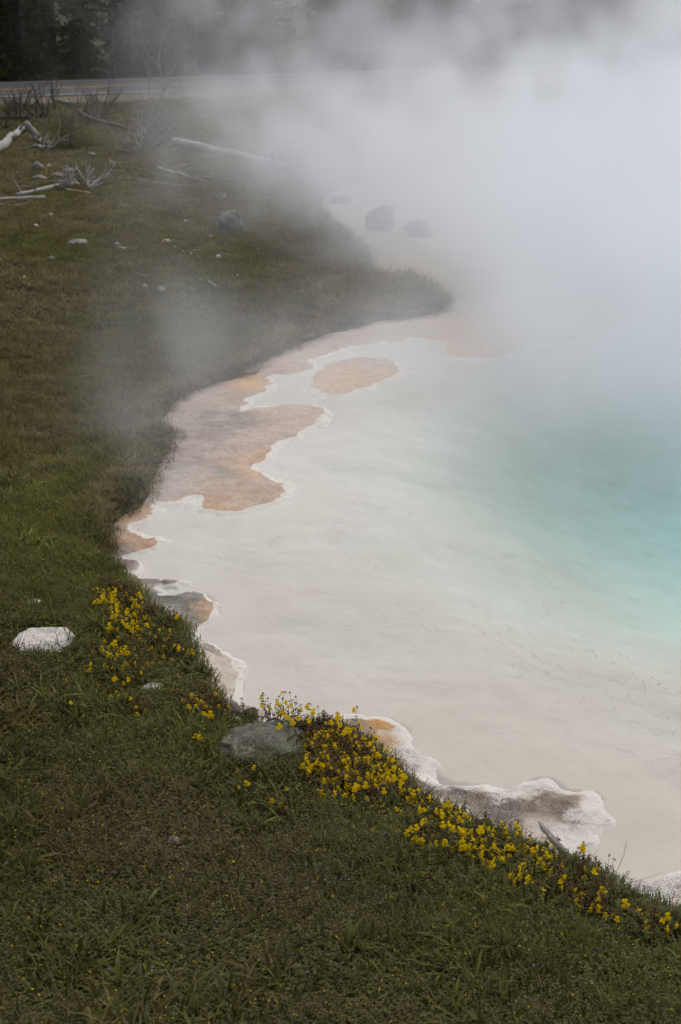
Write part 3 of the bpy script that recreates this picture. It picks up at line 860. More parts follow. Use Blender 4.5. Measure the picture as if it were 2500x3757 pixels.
stone('rock', 320, 350, 560, 574, STONE_GREY, 'small grey rock under the tangled dead branches', 'rock', None, 2)
stone('rock', 592, 628, 878, 896, STONE_PINK, 'flat pink rock in the green meadow', 'rock', None, 3, .4, .8, 1.3)
stone('rock', 574, 609, 1052, 1079, STONE_GREY, 'rounded grey rock in the meadow beneath the drifting steam', 'rock', None, 3)
stone('rock', 428, 462, 904, 922, STONE_GREY, 'rounded grey rock left of the flat pink rock', 'rock', None, 3)
stone('rock', 412, 442, 888, 904, STONE_GREY, 'small grey rock just above the rounded grey one', 'rock', None, 2)
stone('rock', 248, 324, 876, 904, STONE_GREY, 'wide low grey rock in the brownish meadow', 'rock', None, 3)
stone('rock', 172, 202, 940, 960, STONE_GREY, 'dull rock below the wide low grey rock', 'rock', None, 2)
stone('rock', 82, 97, 1012, 1026, STONE_WHITE, 'tiny white rock alone on the brown turf', 'rock', None, 2)
stone('rock', 524, 543, 1044, 1058, STONE_WHITE, 'tiny white rock left of the rounded grey rock in the steam', 'rock', None, 2)
stone('rock', 643, 680, 1420, 1450, STONE_GREY, 'pale grey rock at the turf edge above the pink shelf', 'rock', None, 3)
stone('rock', 791, 811, 936, 952, STONE_WHITE, 'cream rock beside a short stick on the green meadow', 'rock', None, 2)
stone('rock', 122, 140, 822, 836, STONE_WHITE, 'small pale rock on brown turf under the lying sticks', 'rock', None, 2)
stone('rock', 180, 196, 782, 796, STONE_PINK, 'small tan rock below the lying grey log', 'rock', None, 2)
stone('rock', 672, 690, 806, 818, STONE_WHITE, 'white rock left of the dark meadow rock', 'rock', None, 2)
stone('rock', 764, 784, 862, 872, STONE_WHITE, 'white chip below the dark meadow rock', 'rock', None, 2)
for i, (x, y_) in enumerate([(760, 905), (672, 922), (702, 930), (640, 828), (946, 914), (952, 930), (870, 1010), (640, 905), (930, 902)]):
    stone('rock_chip', x - 6, x + 6, y_ - 4, y_ + 4, STONE_WHITE, 'tiny white rock chip in the green meadow below the dark rock', 'stone', 'white rock chips in the meadow', 1)
stone('rock', 1208, 1290, 722, 754, STONE_GREY, 'low dark rock on the white sinter flat deep in the steam', 'rock', None, 3, .3, .6)
stone('rock', 1340, 1452, 772, 862, STONE_GREY, 'big domed dark rock on the sinter flat, blurred by steam', 'rock', None, 4, .3, .8, 1.0, .42)
stone('rock', 1492, 1586, 822, 878, STONE_GREY, 'wide brown rock beside the big domed one in the steam', 'rock', None, 4, .3, .8, 1.0, .45)
stone('rock', 920, 948, 1244, 1262, STONE_BROWN, 'small dark clod on the pink shelf below the dry grass', 'stone', None, 2)
stone('rock', 868, 950, 1350, 1372, STONE_BROWN, 'low brown clod at the upper edge of the pink shelf', 'stone', None, 2)

stone('soil_clod', 606, 662, 3072, 3118, STONE_BROWN, 'crumbly pale bare patch in the middle of the dark lawn', 'clod', None, 3, 1.2, .8, 1.6, .35)
stone('soil_clod', 2258, 2300, 3418, 3450, STONE_BROWN, 'small bare crumbly clod in the lawn under the dead plant', 'clod', None, 3, 1.2, .8, 1.6, .35)
# ---------------- logs and sticks on the misty meadow
log_between('fallen_log', (640, 535), (1085, 645), 36, WOOD_PALE, 'long pale fallen trunk crossing the misty meadow', 'log', None, .012, 12, 14, .95, .9, None, .06, 3, [(.25, .10, .6), (.4, .16, -.1), (.62, .12, .8), (.8, .2, .5), (.9, .14, .9)])
log_between('fallen_log', (584, 626), (742, 672), 17, WOOD_GREY, 'shorter grey log in front of the long pale trunk', 'log', None, .02, 9, 8, .9, .8, n_twig=2)
log_between('stick', (503, 666), (752, 688), 8, WOOD_PALE, 'long thin white stick lying below the shorter grey log', 'stick', None, .03)
log_between('stick', (720, 648), (882, 664), 6, WOOD_PALE, 'thin forked pale stick right of the shorter grey log', 'stick', None, .05, n_twig=2)
log_between('stick', (435, 655), (545, 662), 7, WOOD_PALE, 'pale broken stick left of the long thin white stick', 'stick', None, .04)
log_between('stick', (877, 718), (1014, 734), 7, WOOD_PALE, 'pale stick lying toward the sinter flat', 'stick', None, .03)
log_between('stick', (400, 744), (486, 758), 6, WOOD_PALE, 'bent white stick on turf right of the uprooted driftwood', 'stick', None, .05)
log_between('stick', (476, 812), (532, 806), 8, WOOD_PALE, 'short straight white stick in the middle of the meadow', 'stick', None, .01)
log_between('stick', (382, 817), (454, 832), 4, WOOD_GREY, 'thin grey arched stick left of the short white stick', 'stick', None, .06)
log_between('stick', (245, 698), (336, 710), 7, WOOD_TAN, 'tan stick lying just under the uprooted driftwood', 'stick', None, .03)
log_between('stick', (408, 602), (468, 602), 9, WOOD_PALE, 'pale hooked stick under the tangled dead branches', 'stick', None, .03, n_twig=1)
log_between('stick', (402, 590), (424, 614), 7, WOOD_PALE, 'little pale stick crossing the hooked one', 'stick', None, .03)
log_between('fallen_log', (-40, 741), (164, 731), 18, WOOD_PALE, 'smooth grey log cut by the frame edge below the driftwood', 'log', None, .008, 10, 8, .95)
log_between('stick', (54, 759), (98, 750), 9, WOOD_PALE, 'short thick stick right under the smooth grey log', 'stick', None, .03)
log_between('stick', (-20, 750), (38, 757), 8, WOOD_PALE, 'stick half out of frame under the smooth grey log', 'stick', None, .03)
log_between('stick', (62, 688), (150, 687), 7, WOOD_GREY, 'thin grey stick above the driftwood trunk', 'stick', None, .04)
log_between('fallen_log', (-60, 585), (100, 476), 36, WOOD_PALE, 'thick bleached log rising from the frame edge', 'log', None, .04, 11, 14, .5, .8, None, .10, 5, [(.5, .1, .5), (.8, .12, .7)])
log_between('fallen_log', (-40, 442), (108, 440), 16, WOOD_DARK, 'dark log lying in the brush above the bleached log', 'log', None, .02, 8, 8, .9, 1.2)
log_between('fallen_log', (194, 376), (264, 394), 14, WOOD_GREY, 'grey log end sticking out of the brush near the road', 'log', None, .03, 8, 6, .9, 1.6)
log_between('fallen_log', (240, 337), (404, 339), 15, WOOD_BROWN, 'brown pole lying along the near edge of the road', 'log', None, .004, 9, 8, .85, 1.0)
log_between('fallen_log', (236, 348), (388, 350), 11, WOOD_GREY, 'pale pole lying just below the brown roadside pole', 'log', None, .004, 9, 8, .85, .9)
log_between('fallen_log', (-60, 345), (34, 342), 15, WOOD_BROWN, 'brown roadside pole running out of frame', 'log', None, .004, 9, 6, .7, 1.0)
log_between('fallen_log', (820, 484), (955, 488), 8, WOOD_GREY, 'thin pale pole half lost in the steam behind the long trunk', 'log', None, .01, 7, 6, .9, 1.5)
# ---------------- sticks on the near turf
log_between('stick', (551, 1246), (670, 1215), 9, WOOD_PALE, 'white curved stick lying in the steam plume', 'stick', None, .05, n=8)
log_between('stick', (98, 1392), (195, 1388), 6, WOOD_PALE, 'thin white stick on green turf, the left of an aligned pair', 'stick', None, .03)
log_between('stick', (240, 1388), (340, 1379), 7, WOOD_PALE, 'thin white stick on green turf, the right of an aligned pair', 'stick', None, .03)
log_between('stick', (352, 1414), (382, 1411), 5, WOOD_PALE, 'tiny white stick below the aligned pair of sticks', 'stick', None, .03)
log_between('stick', (640, 1052), (712, 1062), 8, WOOD_GREY, 'grey stick right of the rounded grey rock', 'stick', None, .04)
log_between('stick', (768, 1038), (800, 1058), 12, WOOD_GREY, 'stubby grey stick in the bright green patch', 'stick', None, .04)
log_between('stick', (499, 1001), (536, 1016), 7, WOOD_PALE, 'short pale stick above the rounded grey rock', 'stick', None, .02)
log_between('stick', (804, 932), (846, 938), 9, WOOD_PALE, 'short white stick lying by the cream rock', 'stick', None, .04)
log_between('stick', (275, 1216), (310, 1213), 6, WOOD_PALE, 'small pale stick on the green slope left of the plume', 'stick', None, .03)
log_between('stick', (84, 2572), (232, 2616), 9, WOOD_GREY, 'thin grey twig in the grass under the white slab', 'stick', None, .05, 6, 9, .6)
log_between('stick', (270, 2676), (334, 2722), 14, WOOD_GREY, 'thick grey stick fragment in dark turf', 'stick', None, .03, 7)
log_between('driftwood', (159, 3668), (280, 3621), 20, WOOD_PALE, 'pale splintered wood piece at the very bottom of the lawn', 'driftwood', None, .03, 7, 7, .6, .7, None, .2, splinter=2.5)
log_between('stick', (721, 3519), (786, 3606), 7, WOOD_TAN, 'thin tan forked twig on the dark lawn', 'stick', None, .04, 5, 7, .4, n_twig=3)
log_between('stick', (410, 3470), (495, 3434), 6, WOOD_TAN, 'tan arched grass stalk like twig on the dark lawn', 'stick', None, .08, 5)
log_between('stick', (938, 2997), (993, 2994), 11, WOOD_PALE, 'short pale stick below the lone yellow blossoms', 'stick', None, .02, 7)
log_between('driftwood', (1405, 3360), (1450, 3334), 18, WOOD_PALE, 'small whitish wood chip in the open lawn', 'driftwood', None, .03, 7, 5, .7, .8, None, .25, splinter=1.5)
log_between('driftwood', (1384, 3490), (1434, 3466), 17, WOOD_TAN, 'tan wood chip, upper of two at the lawn centre', 'driftwood', None, .03, 7, 5, .7, .8, None, .2, splinter=1.5)
log_between('driftwood', (1404, 3492), (1440, 3522), 17, WOOD_PALE, 'pale wood chip, lower of two at the lawn centre', 'driftwood', None, .03, 7, 5, .7, .8, None, .25, splinter=1.5)
log_between('stick', (2054, 3503), (2120, 3490), 12, WOOD_GREY, 'grey stick on the lawn under the dead white plant', 'stick', None, .03, 7)
log_between('stick', (1365, 3298), (1412, 3315), 10, WOOD_GREY, 'thin grey stick just above the whitish wood chip', 'stick', None, .03, 6)
log_between('fallen_log', (1966, 3022), (2108, 3172), 25, WOOD_GREY, 'weathered grey log sloping down to the white sinter lobe', 'log', None, .02, 12, 12, .85, 1.0, None, .07, 9, [(.5, .01, .6)])
log_between('stick', (1770, 3070), (1852, 3102), 15, WOOD_PALE, 'pale stick lying among the yellow flowers below the sinter rim', 'stick', None, .02, 8, 7, .8, 1.5)
log_between('stick', (1432, 2877), (1490, 2877), 12, WOOD_PALE, 'short white stick at the bank by the black sinter crust', 'stick', None, .02, 8, 5, .9, 1.5)
log_between('stick', (1126, 2738), (1158, 2778), 10, WOOD_PALE, 'pale stick leaning against the lichen boulder', 'stick', None, .02, 7, 5, .9, 2.0)
log_between('fallen_log', (2442, 3322), (2530, 3384), 28, WOOD_GREY, 'grey log leaving the frame behind the dead white plant', 'log', None, .01, 10, 7, .95)

# ---------------- branching dead wood
def branching(p, d, L, r, depth, rng, v, f, spread=.7, up=.12, kids=(2, 4), curl=.25, sides=5):
    n = 5
    pts = [Vector(p)]; dr = Vector(d).normalized()
    for i in range(n):
        dr = (dr + Vector((rng.gauss(0, curl * .5), rng.gauss(0, curl * .5), rng.gauss(up * .3, curl * .4)))).normalized()
        pts.append(pts[-1] + dr * (L / n))
    rads = [r * (1 - .75 * i / n) for i in range(n + 1)]
    tube(pts, rads, max(3, sides), .1, rng.randint(0, 9999), 0, v, f)
    if depth <= 0: return
    for k in range(rng.randint(*kids)):
        i = rng.randint(1, n)
        t = (pts[i] - pts[i - 1]).normalized()
        nd = (t + Vector((rng.gauss(0, spread), rng.gauss(0, spread), rng.gauss(up, spread * .8)))).normalized()
        branching(pts[i], nd, L * rng.uniform(.45, .75), rads[i] * .7, depth - 1, rng, v, f, spread, up, kids, curl, sides - 1)

def brush(name, boxes, mat, label, cat, seed, depth=3, L=.5, r=.012, n=6, spread=.8, up=.1, kids=(2, 4), curl=.3, bias=(0, 0, .6)):
    """tangle of dead branches growing from ground points px"""
    rng = random.Random(seed)
    x, y, z = hit([b[0] for b in boxes], [b[1] for b in boxes])
    c = Vector((float(x.mean()), float(y.mean()), float(z.mean())))
    root = empty(name, c); tag(root, label, cat)
    for i in range(len(boxes)):
        v, f = [], []
        for k in range(n):
            d = Vector((rng.gauss(bias[0], .7), rng.gauss(bias[1], .7), abs(rng.gauss(bias[2], .3))))
            branching(Vector((float(x[i]), float(y[i]), float(z[i]) - .02)) - c, d, L * rng.uniform(.7, 1.3), r * rng.uniform(.6, 1.3), depth, rng, v, f, spread, up, kids, curl)
        link('branch', mesh_from('branch', v, f, [mat]), root)
    return root

brush('dead_shrub', [(40, 420), (75, 395), (240, 470), (220, 500)], WOOD_DARK, 'scrubby dark dead branches between root stump and green bush', 'dead shrub', 5, 3, .5, .017, 7)
brush('brush_pile', [(20, 470), (70, 440), (120, 480), (150, 430), (90, 400)], WOOD_DARK, 'dark tangled brush pile behind the root stump', 'brush pile', 3, 3, .52, .018, 9)
brush('dead_shrub', [(170, 430), (200, 400)], WOOD_DARK, 'tall dark leafless shrub reaching up over the road', 'dead shrub', 11, 3, .80, .026, 3, .6, .25, (2, 4), .3, (0, 0, 1.6))
brush('dead_shrub', [(330, 450), (380, 430), (300, 420)], WOOD_DARK, 'low dark leafless shrub right of the green bush', 'dead shrub', 17, 3, .70, .020, 8, .8, .1, (2, 4), .3, (.5, 0, .7))
brush('dead_branches', [(540, 520), (580, 540), (520, 560), (610, 520), (560, 490)], WOOD_GREY, 'tangle of pale curved dead branches in the steam', 'dead branches', 23, 2, .75, .019, 8, .7, .2, (2, 4), .5, (0, 0, .9))
brush('dead_shrub', [(560, 400), (600, 380)], WOOD_GREY, 'pale leafless branches rising in front of the road in thin steam', 'dead shrub', 29, 2, 1.1, .018, 3, .5, .3, (2, 4), .35, (.4, 0, 1.3))
brush('dead_shrub', [(1110, 640), (1150, 630)], WOOD_PALE, 'jumble of white branches where the trunk ends in the steam', 'dead branches', 31, 2, .32, .018, 4, .8, .1)
brush('dead_shrub', [(1330, 675)], WOOD_PALE, 'faint white forked sapling on the far sinter edge', 'dead shrub', 37, 2, .38, .016, 3, .5, .4, (2, 3), .3, (0, 0, 1.5))
brush('driftwood_root', [(255, 690), (300, 680), (330, 690)], WOOD_PALE, 'bleached uprooted driftwood with spiky roots on the meadow', 'driftwood', 41, 1, .34, .03, 5, .7, .05, (1, 3), .3, (.2, 0, .5))
log_between('fallen_log', (62, 724), (245, 682), 17, WOOD_PALE, 'thin bleached trunk lying against the uprooted driftwood', 'log', None, .03, 8, 9, .9, .8, n_twig=2)
brush('root_stump', [(150, 530), (180, 545)], WOOD_GREY, 'grey root stump with twisted roots beside the bleached log', 'stump', 47, 1, .50, .035, 5, .7, .0, (2, 4), .35, (.1, 0, .45))
log_between('fallen_log', (138, 515), (92, 446), 30, WOOD_GREY, 'leaning grey trunk rising from the root stump', 'log', None, .03, 9, 7, .6, .5, None, upright=True)
brush('root_stump', [(898, 686)], WOOD_GREY, 'small stump with two upright prongs by the pale trunk', 'stump', 53, 1, .20, .028, 5, .5, .0, (1, 2), .2, (0, 0, .8))
brush('driftwood_root', [(820, 728)], WOOD_PALE, 'knotted white driftwood standing on the meadow', 'driftwood', 59, 1, .13, .02, 5, .7, .1, (1, 2), .3, (0, 0, .6))
log_between('fallen_log', (286, 418), (500, 497), 17, WOOD_DARK, 'dark trunk of a toppled tree running into the pale dead branches', 'log', None, .04, 8, 10, .55, 1.6, n_twig=6)
brush('dead_twig', [(2105, 3225), (2120, 3200)], WOOD_PALE, 'thin bare pale twig bush beside the weathered log', 'dead twigs', 61, 2, .10, .0016, 4, .6, .1, (2, 3), .3, (.2, 0, .8))
brush('dead_twig', [(2215, 3255)], WOOD_PALE, 'thin pale branching twig lying across the brown bank', 'dead twigs', 67, 2, .17, .0018, 2, .4, .1, (2, 3), .2, (1.4, .7, .25))
brush('dead_plant', [(2300, 3375), (2340, 3360), (2380, 3355), (2420, 3350), (2355, 3385)], WOOD_PALE, 'dead bleached whitish plant with stubby stems', 'dead plant', 71, 1, .055, .0026, 9, .5, .3, (1, 3), .2, (0, 0, .9))

_tw = random.Random(77)
for _i in range(34):
    _a, _b = _tw.uniform(-20, 760), _tw.uniform(600, 1010)
    if any(abs(_a - q) < 50 and abs(_b - w) < 14 for q, w in ((850, 820), (260, 690))): continue
    _l = _tw.uniform(12, 42)
    log_between('twig', (_a, _b), (_a + _l, _b + _tw.uniform(-.22, .22) * _l), _tw.uniform(3.5, 6), _tw.choice((WOOD_PALE, WOOD_GREY, WOOD_TAN)), 'small pale dead twig scattered on the misty meadow', 'twig', 'dead twigs scattered on the meadow', .05, 5, 4, .7)
# ------------------------------------------------------------------ vegetation materials
def mat_leaf(name, dry=(.20, .16, .085), use_tint=True, base=(.05, .07, .02), transl=.35):
    m = MT(name)
    t = m.attr('tint', 'INSTANCER', 'Color') if use_tint else None
    dr = m.attr('dry')
    co = m.coords()
    n = m.noise(co, 60, 2, .5)
    c = t if use_tint else m.mix(0.0, base, base)
    c = m.mix(m.math('MULTIPLY', dr, .9), c, dry)
    c = m.mix(m.math('MULTIPLY', n, .5), c, m.mix(1.0, c, (.45, .5, .45), 'MULTIPLY'))
    d = m.n('BsdfDiffuse'); tr = m.n('BsdfTranslucent'); gl = m.n('BsdfGlossy'); gl.inputs['Roughness'].default_value = .45
    m.l(c, d.inputs[0]); m.l(c, tr.inputs[0]); gl.inputs[0].default_value = (1, 1, 1, 1)
    mx = m.n('MixShader'); mx.inputs[0].default_value = transl; m.l(d.outputs[0], mx.inputs[1]); m.l(tr.outputs[0], mx.inputs[2])
    m2 = m.n('MixShader'); m2.inputs[0].default_value = .006; m.l(mx.outputs[0], m2.inputs[1]); m.l(gl.outputs[0], m2.inputs[2])
    m.l(m2.outputs[0], m.out.inputs['Surface'])
    return m.m
GRASS_MAT = mat_leaf('grass_blade')
STRAW_MAT = mat_leaf('straw', (.34, .29, .19))
FOLIAGE_MAT = mat_leaf('flower_leaf', (.12, .055, .028))

class LeafMesh:
    def __init__(s): s.v, s.f, s.d = [], [], []
    def blade(s, base, dirn, L, w, bend, dry, seg=3):
        """flat tapering blade arching over"""
        d = Vector(dirn).normalized(); side = d.cross(Vector((0, 0, 1)))
        side = side.normalized() if side.length > 1e-4 else Vector((1, 0, 0))
        a = random.uniform(-.6, .6); side = (side + Vector((0, 0, a * .4))).normalized()
        p = Vector(base); b0 = len(s.v)
        hor = Vector((d.x, d.y, 0)); hor = hor.normalized() if hor.length > 1e-4 else Vector((1, 0, 0))
        for i in range(seg):
            ww = w * (1 - .25 * i / seg) / 2
            s.v += [p - side * ww, p + side * ww]; s.d += [dry * .6 + .0, dry]
            d = (d + hor * bend / seg - Vector((0, 0, bend * .45 * (i + 1) / seg))).normalized()
            p = p + d * (L / seg)
        s.v.append(p); s.d.append(min(1, dry + .15))
        for i in range(seg - 1):
            a = b0 + 2 * i
            s.f.append((a, a + 1, a + 3, a + 2))
        a = b0 + 2 * (seg - 1)
        s.f.append((a, a + 1, a + 2))
    def leaf(s, p, dirn, L, w, dry, droop=.3):
        """small ovate leaf of four faces folded along its rib"""
        d = Vector(dirn).normalized(); side = d.cross(Vector((0, 0, 1))); side = side.normalized() if side.length > 1e-4 else Vector((1, 0, 0))
        upv = side.cross(d)
        p = Vector(p); b = len(s.v)
        m1 = p + d * L * .45 + upv * L * .06; tip = p + d * L - upv * L * droop
        s.v += [p, m1 + side * w / 2 + upv * L * .08, tip, m1 - side * w / 2 + upv * L * .08, m1 - upv * L * .03]
        s.d += [dry] * 5
        s.f += [(b, b + 1, b + 4), (b + 1, b + 2, b + 4), (b + 2, b + 3, b + 4), (b + 3, b, b + 4)]
    def stem(s, p0, p1, r, dry):
        p0, p1 = Vector(p0), Vector(p1); t = (p1 - p0).normalized(); a = t.cross(Vector((.3, .8, .1))).normalized(); c = t.cross(a); b = len(s.v)
        for p, rr in ((p0, r), (p1, r * .7)):
            for k in range(3):
                an = 2.094 * k; s.v.append(p + (a * math.cos(an) + c * math.sin(an)) * rr); s.d.append(dry)
        for k in range(3):
            s.f.append((b + k, b + (k + 1) % 3, b + 3 + (k + 1) % 3, b + 3 + k))
    def build(s, name, mats):
        me = mesh_from(name, s.v, s.f, mats)
        a = me.attributes.new('dry', 'FLOAT', 'POINT'); a.data.foreach_set('value', np.array(s.d, np.float32))
        return me

R = random.Random(5)
random.seed(21)
def pick_dir(lean):
    a = R.uniform(0, 2 * math.pi); return Vector((math.cos(a) * lean, math.sin(a) * lean, 1))
def proto_turf(n, L0, L1, w, rad, lean, bend, dry):
    m = LeafMesh()
    for _ in range(n):
        a, r = R.uniform(0, 6.283), rad * math.sqrt(R.random())
        d = pick_dir(R.uniform(.1, lean))
        m.blade((r * math.cos(a), r * math.sin(a), -.006), d, R.uniform(L0, L1), w * R.uniform(.7, 1.2), R.uniform(0, bend), dry if R.random() < .75 else R.uniform(0, 1))
    return m
def proto_clover(n, rad, size, h, dry):
    m = LeafMesh()
    for _ in range(n):
        a, r = R.uniform(0, 6.283), rad * math.sqrt(R.random())
        p = Vector((r * math.cos(a), r * math.sin(a), R.uniform(.2, 1) * h))
        m.stem((p.x * .9, p.y * .9, -.004), p, .0006, .35)
        o = R.uniform(0, 6.28)
        for k in range(3):
            t = o + k * 2.09 + R.uniform(-.3, .3)
            m.leaf(p, (math.cos(t), math.sin(t), R.uniform(-.1, .5)), size * R.uniform(.7, 1.2), size * .7, dry if R.random() < .8 else R.uniform(.2, .9), .1)
    return m
def proto_sprig(n, rad, h, size, dry0, dry1):
    m = LeafMesh()
    for _ in range(n):
        a, r = R.uniform(0, 6.283), rad * math.sqrt(R.random()); p = Vector((r * math.cos(a), r * math.sin(a), -.005))
        d = pick_dir(R.uniform(.05, .5)).normalized(); H = h * R.uniform(.6, 1.2); dr = R.uniform(dry0, dry1)
        m.stem(p, p + d * H, .0009, min(1, dr + .3))
        k = R.randint(4, 7)
        for i in range(k):
            q = p + d * H * (i + 1) / k
            t = R.uniform(0, 6.28)
            for s_ in (0, math.pi):
                m.leaf(q, (math.cos(t + s_), math.sin(t + s_), R.uniform(.1, .7)), size * R.uniform(.6, 1.2) * (1 - .4 * i / k), size * .6, dr if R.random() < .7 else R.uniform(0, 1), .15)
    return m

def proto_set(name, meshes):
    """source meshes for one ground cover: they sit in a collection that is not itself in the scene"""
    c = bpy.data.collections.new(name)
    for i, me in enumerate(meshes):
        c.objects.link(bpy.data.objects.new('%s_%02d' % (name, i), me))
    return c

def cover(name, coll, pts, rot, scale, idx, tint, label, cat=None, inst_mat=None):
    """ONE ground cover object: points that carry rotation, size, source and colour; geometry nodes put the tufts on them"""
    n = len(pts)
    me = bpy.data.meshes.new(name)
    me.vertices.add(n); me.vertices.foreach_set('co', np.asarray(pts, np.float32).ravel())
    for an, kind, key, arr in (('rot', 'FLOAT_VECTOR', 'vector', rot), ('size', 'FLOAT_VECTOR', 'vector', np.asarray(scale) if np.ndim(scale) == 2 else np.repeat(np.asarray(scale)[:, None], 3, 1)), ('src', 'INT', 'value', idx)):
        a = me.attributes.new(an, kind, 'POINT'); a.data.foreach_set(key, np.asarray(arr, np.int32 if kind == 'INT' else np.float32).ravel())
    a = me.attributes.new('tint', 'FLOAT_COLOR', 'POINT'); c = np.ones((n, 4), np.float32); c[:, :3] = tint; a.data.foreach_set('color', c.ravel())
    g = bpy.data.node_groups.new(name, 'GeometryNodeTree')
    g.interface.new_socket('Geometry', in_out='INPUT', socket_type='NodeSocketGeometry')
    g.interface.new_socket('Geometry', in_out='OUTPUT', socket_type='NodeSocketGeometry')
    N = g.nodes.new; L = g.links.new
    gi, go = N('NodeGroupInput'), N('NodeGroupOutput')
    ci = N('GeometryNodeCollectionInfo'); ci.inputs['Collection'].default_value = coll
    ci.inputs['Separate Children'].default_value = True; ci.inputs['Reset Children'].default_value = True
    ip = N('GeometryNodeInstanceOnPoints'); ip.inputs['Pick Instance'].default_value = True
    def na(nm, ty):
        q = N('GeometryNodeInputNamedAttribute'); q.data_type = ty; q.inputs['Name'].default_value = nm; return q.outputs[0]
    L(gi.outputs[0], ip.inputs['Points']); L(ci.outputs[0], ip.inputs['Instance'])
    L(na('src', 'INT'), ip.inputs['Instance Index']); L(na('rot', 'FLOAT_VECTOR'), ip.inputs['Rotation']); L(na('size', 'FLOAT_VECTOR'), ip.inputs['Scale'])
    L(ip.outputs[0], go.inputs[0])
    o = link(name, me)
    o.modifiers.new(name, 'NODES').node_group = g
    return tag(o, label, cat, kind='stuff')

TURF = proto_set('turf_source', [
    proto_turf(34, .018, .045, .0026, .055, .8, 1.0, .05).build('turf', [GRASS_MAT]),            # 0 short turf
    proto_turf(34, .018, .045, .0026, .055, .9, 1.2, .15).build('turf', [GRASS_MAT]),            # 1
    proto_turf(24, .05, .115, .0034, .03, .7, 1.5, .05).build('turf', [GRASS_MAT]),              # 2 long tuft
    proto_turf(20, .05, .13, .0034, .035, .9, 1.7, .1).build('turf', [GRASS_MAT]),               # 3
    proto_clover(26, .055, .0075, .026, .03).build('turf', [GRASS_MAT]),                         # 4 clover
    proto_clover(26, .055, .0065, .02, .1).build('turf', [GRASS_MAT]),                           # 5
    proto_turf(22, .03, .08, .0016, .05, 1.6, 1.2, .9).build('turf', [STRAW_MAT]),               # 6 dry straw
    proto_turf(14, .02, .10, .0016, .06, 2.5, .8, .95).build('turf', [STRAW_MAT]),               # 7
    proto_turf(9, .06, .12, .0075, .02, .8, 1.4, .03).build('turf', [GRASS_MAT]),                # 8 broad blades
    proto_sprig(9, .05, .045, .007, .2, .8).build('turf', [GRASS_MAT]),                          # 9 brown sprigs
    proto_turf(60, .08, .19, .0035, .08, 1.1, 1.6, .62).build('turf', [STRAW_MAT]),               # 10 rank dry bunch
])

def ground_slope_ok(x, y, d, lo):
    return d > lo

def fan_points(n, y0, y1, seed):
    """points spread evenly over the part of the ground that can come into view"""
    r = np.random.default_rng(seed)
    yy = np.linspace(y0, y1, 400); w = .9 + .33 * np.maximum(yy, 0); c = np.cumsum(w); c = c / c[-1]
    y = np.interp(r.random(n), c, yy); x = r.uniform(-1, 1, n) * (.9 + .33 * np.maximum(y, 0))
    return x, y

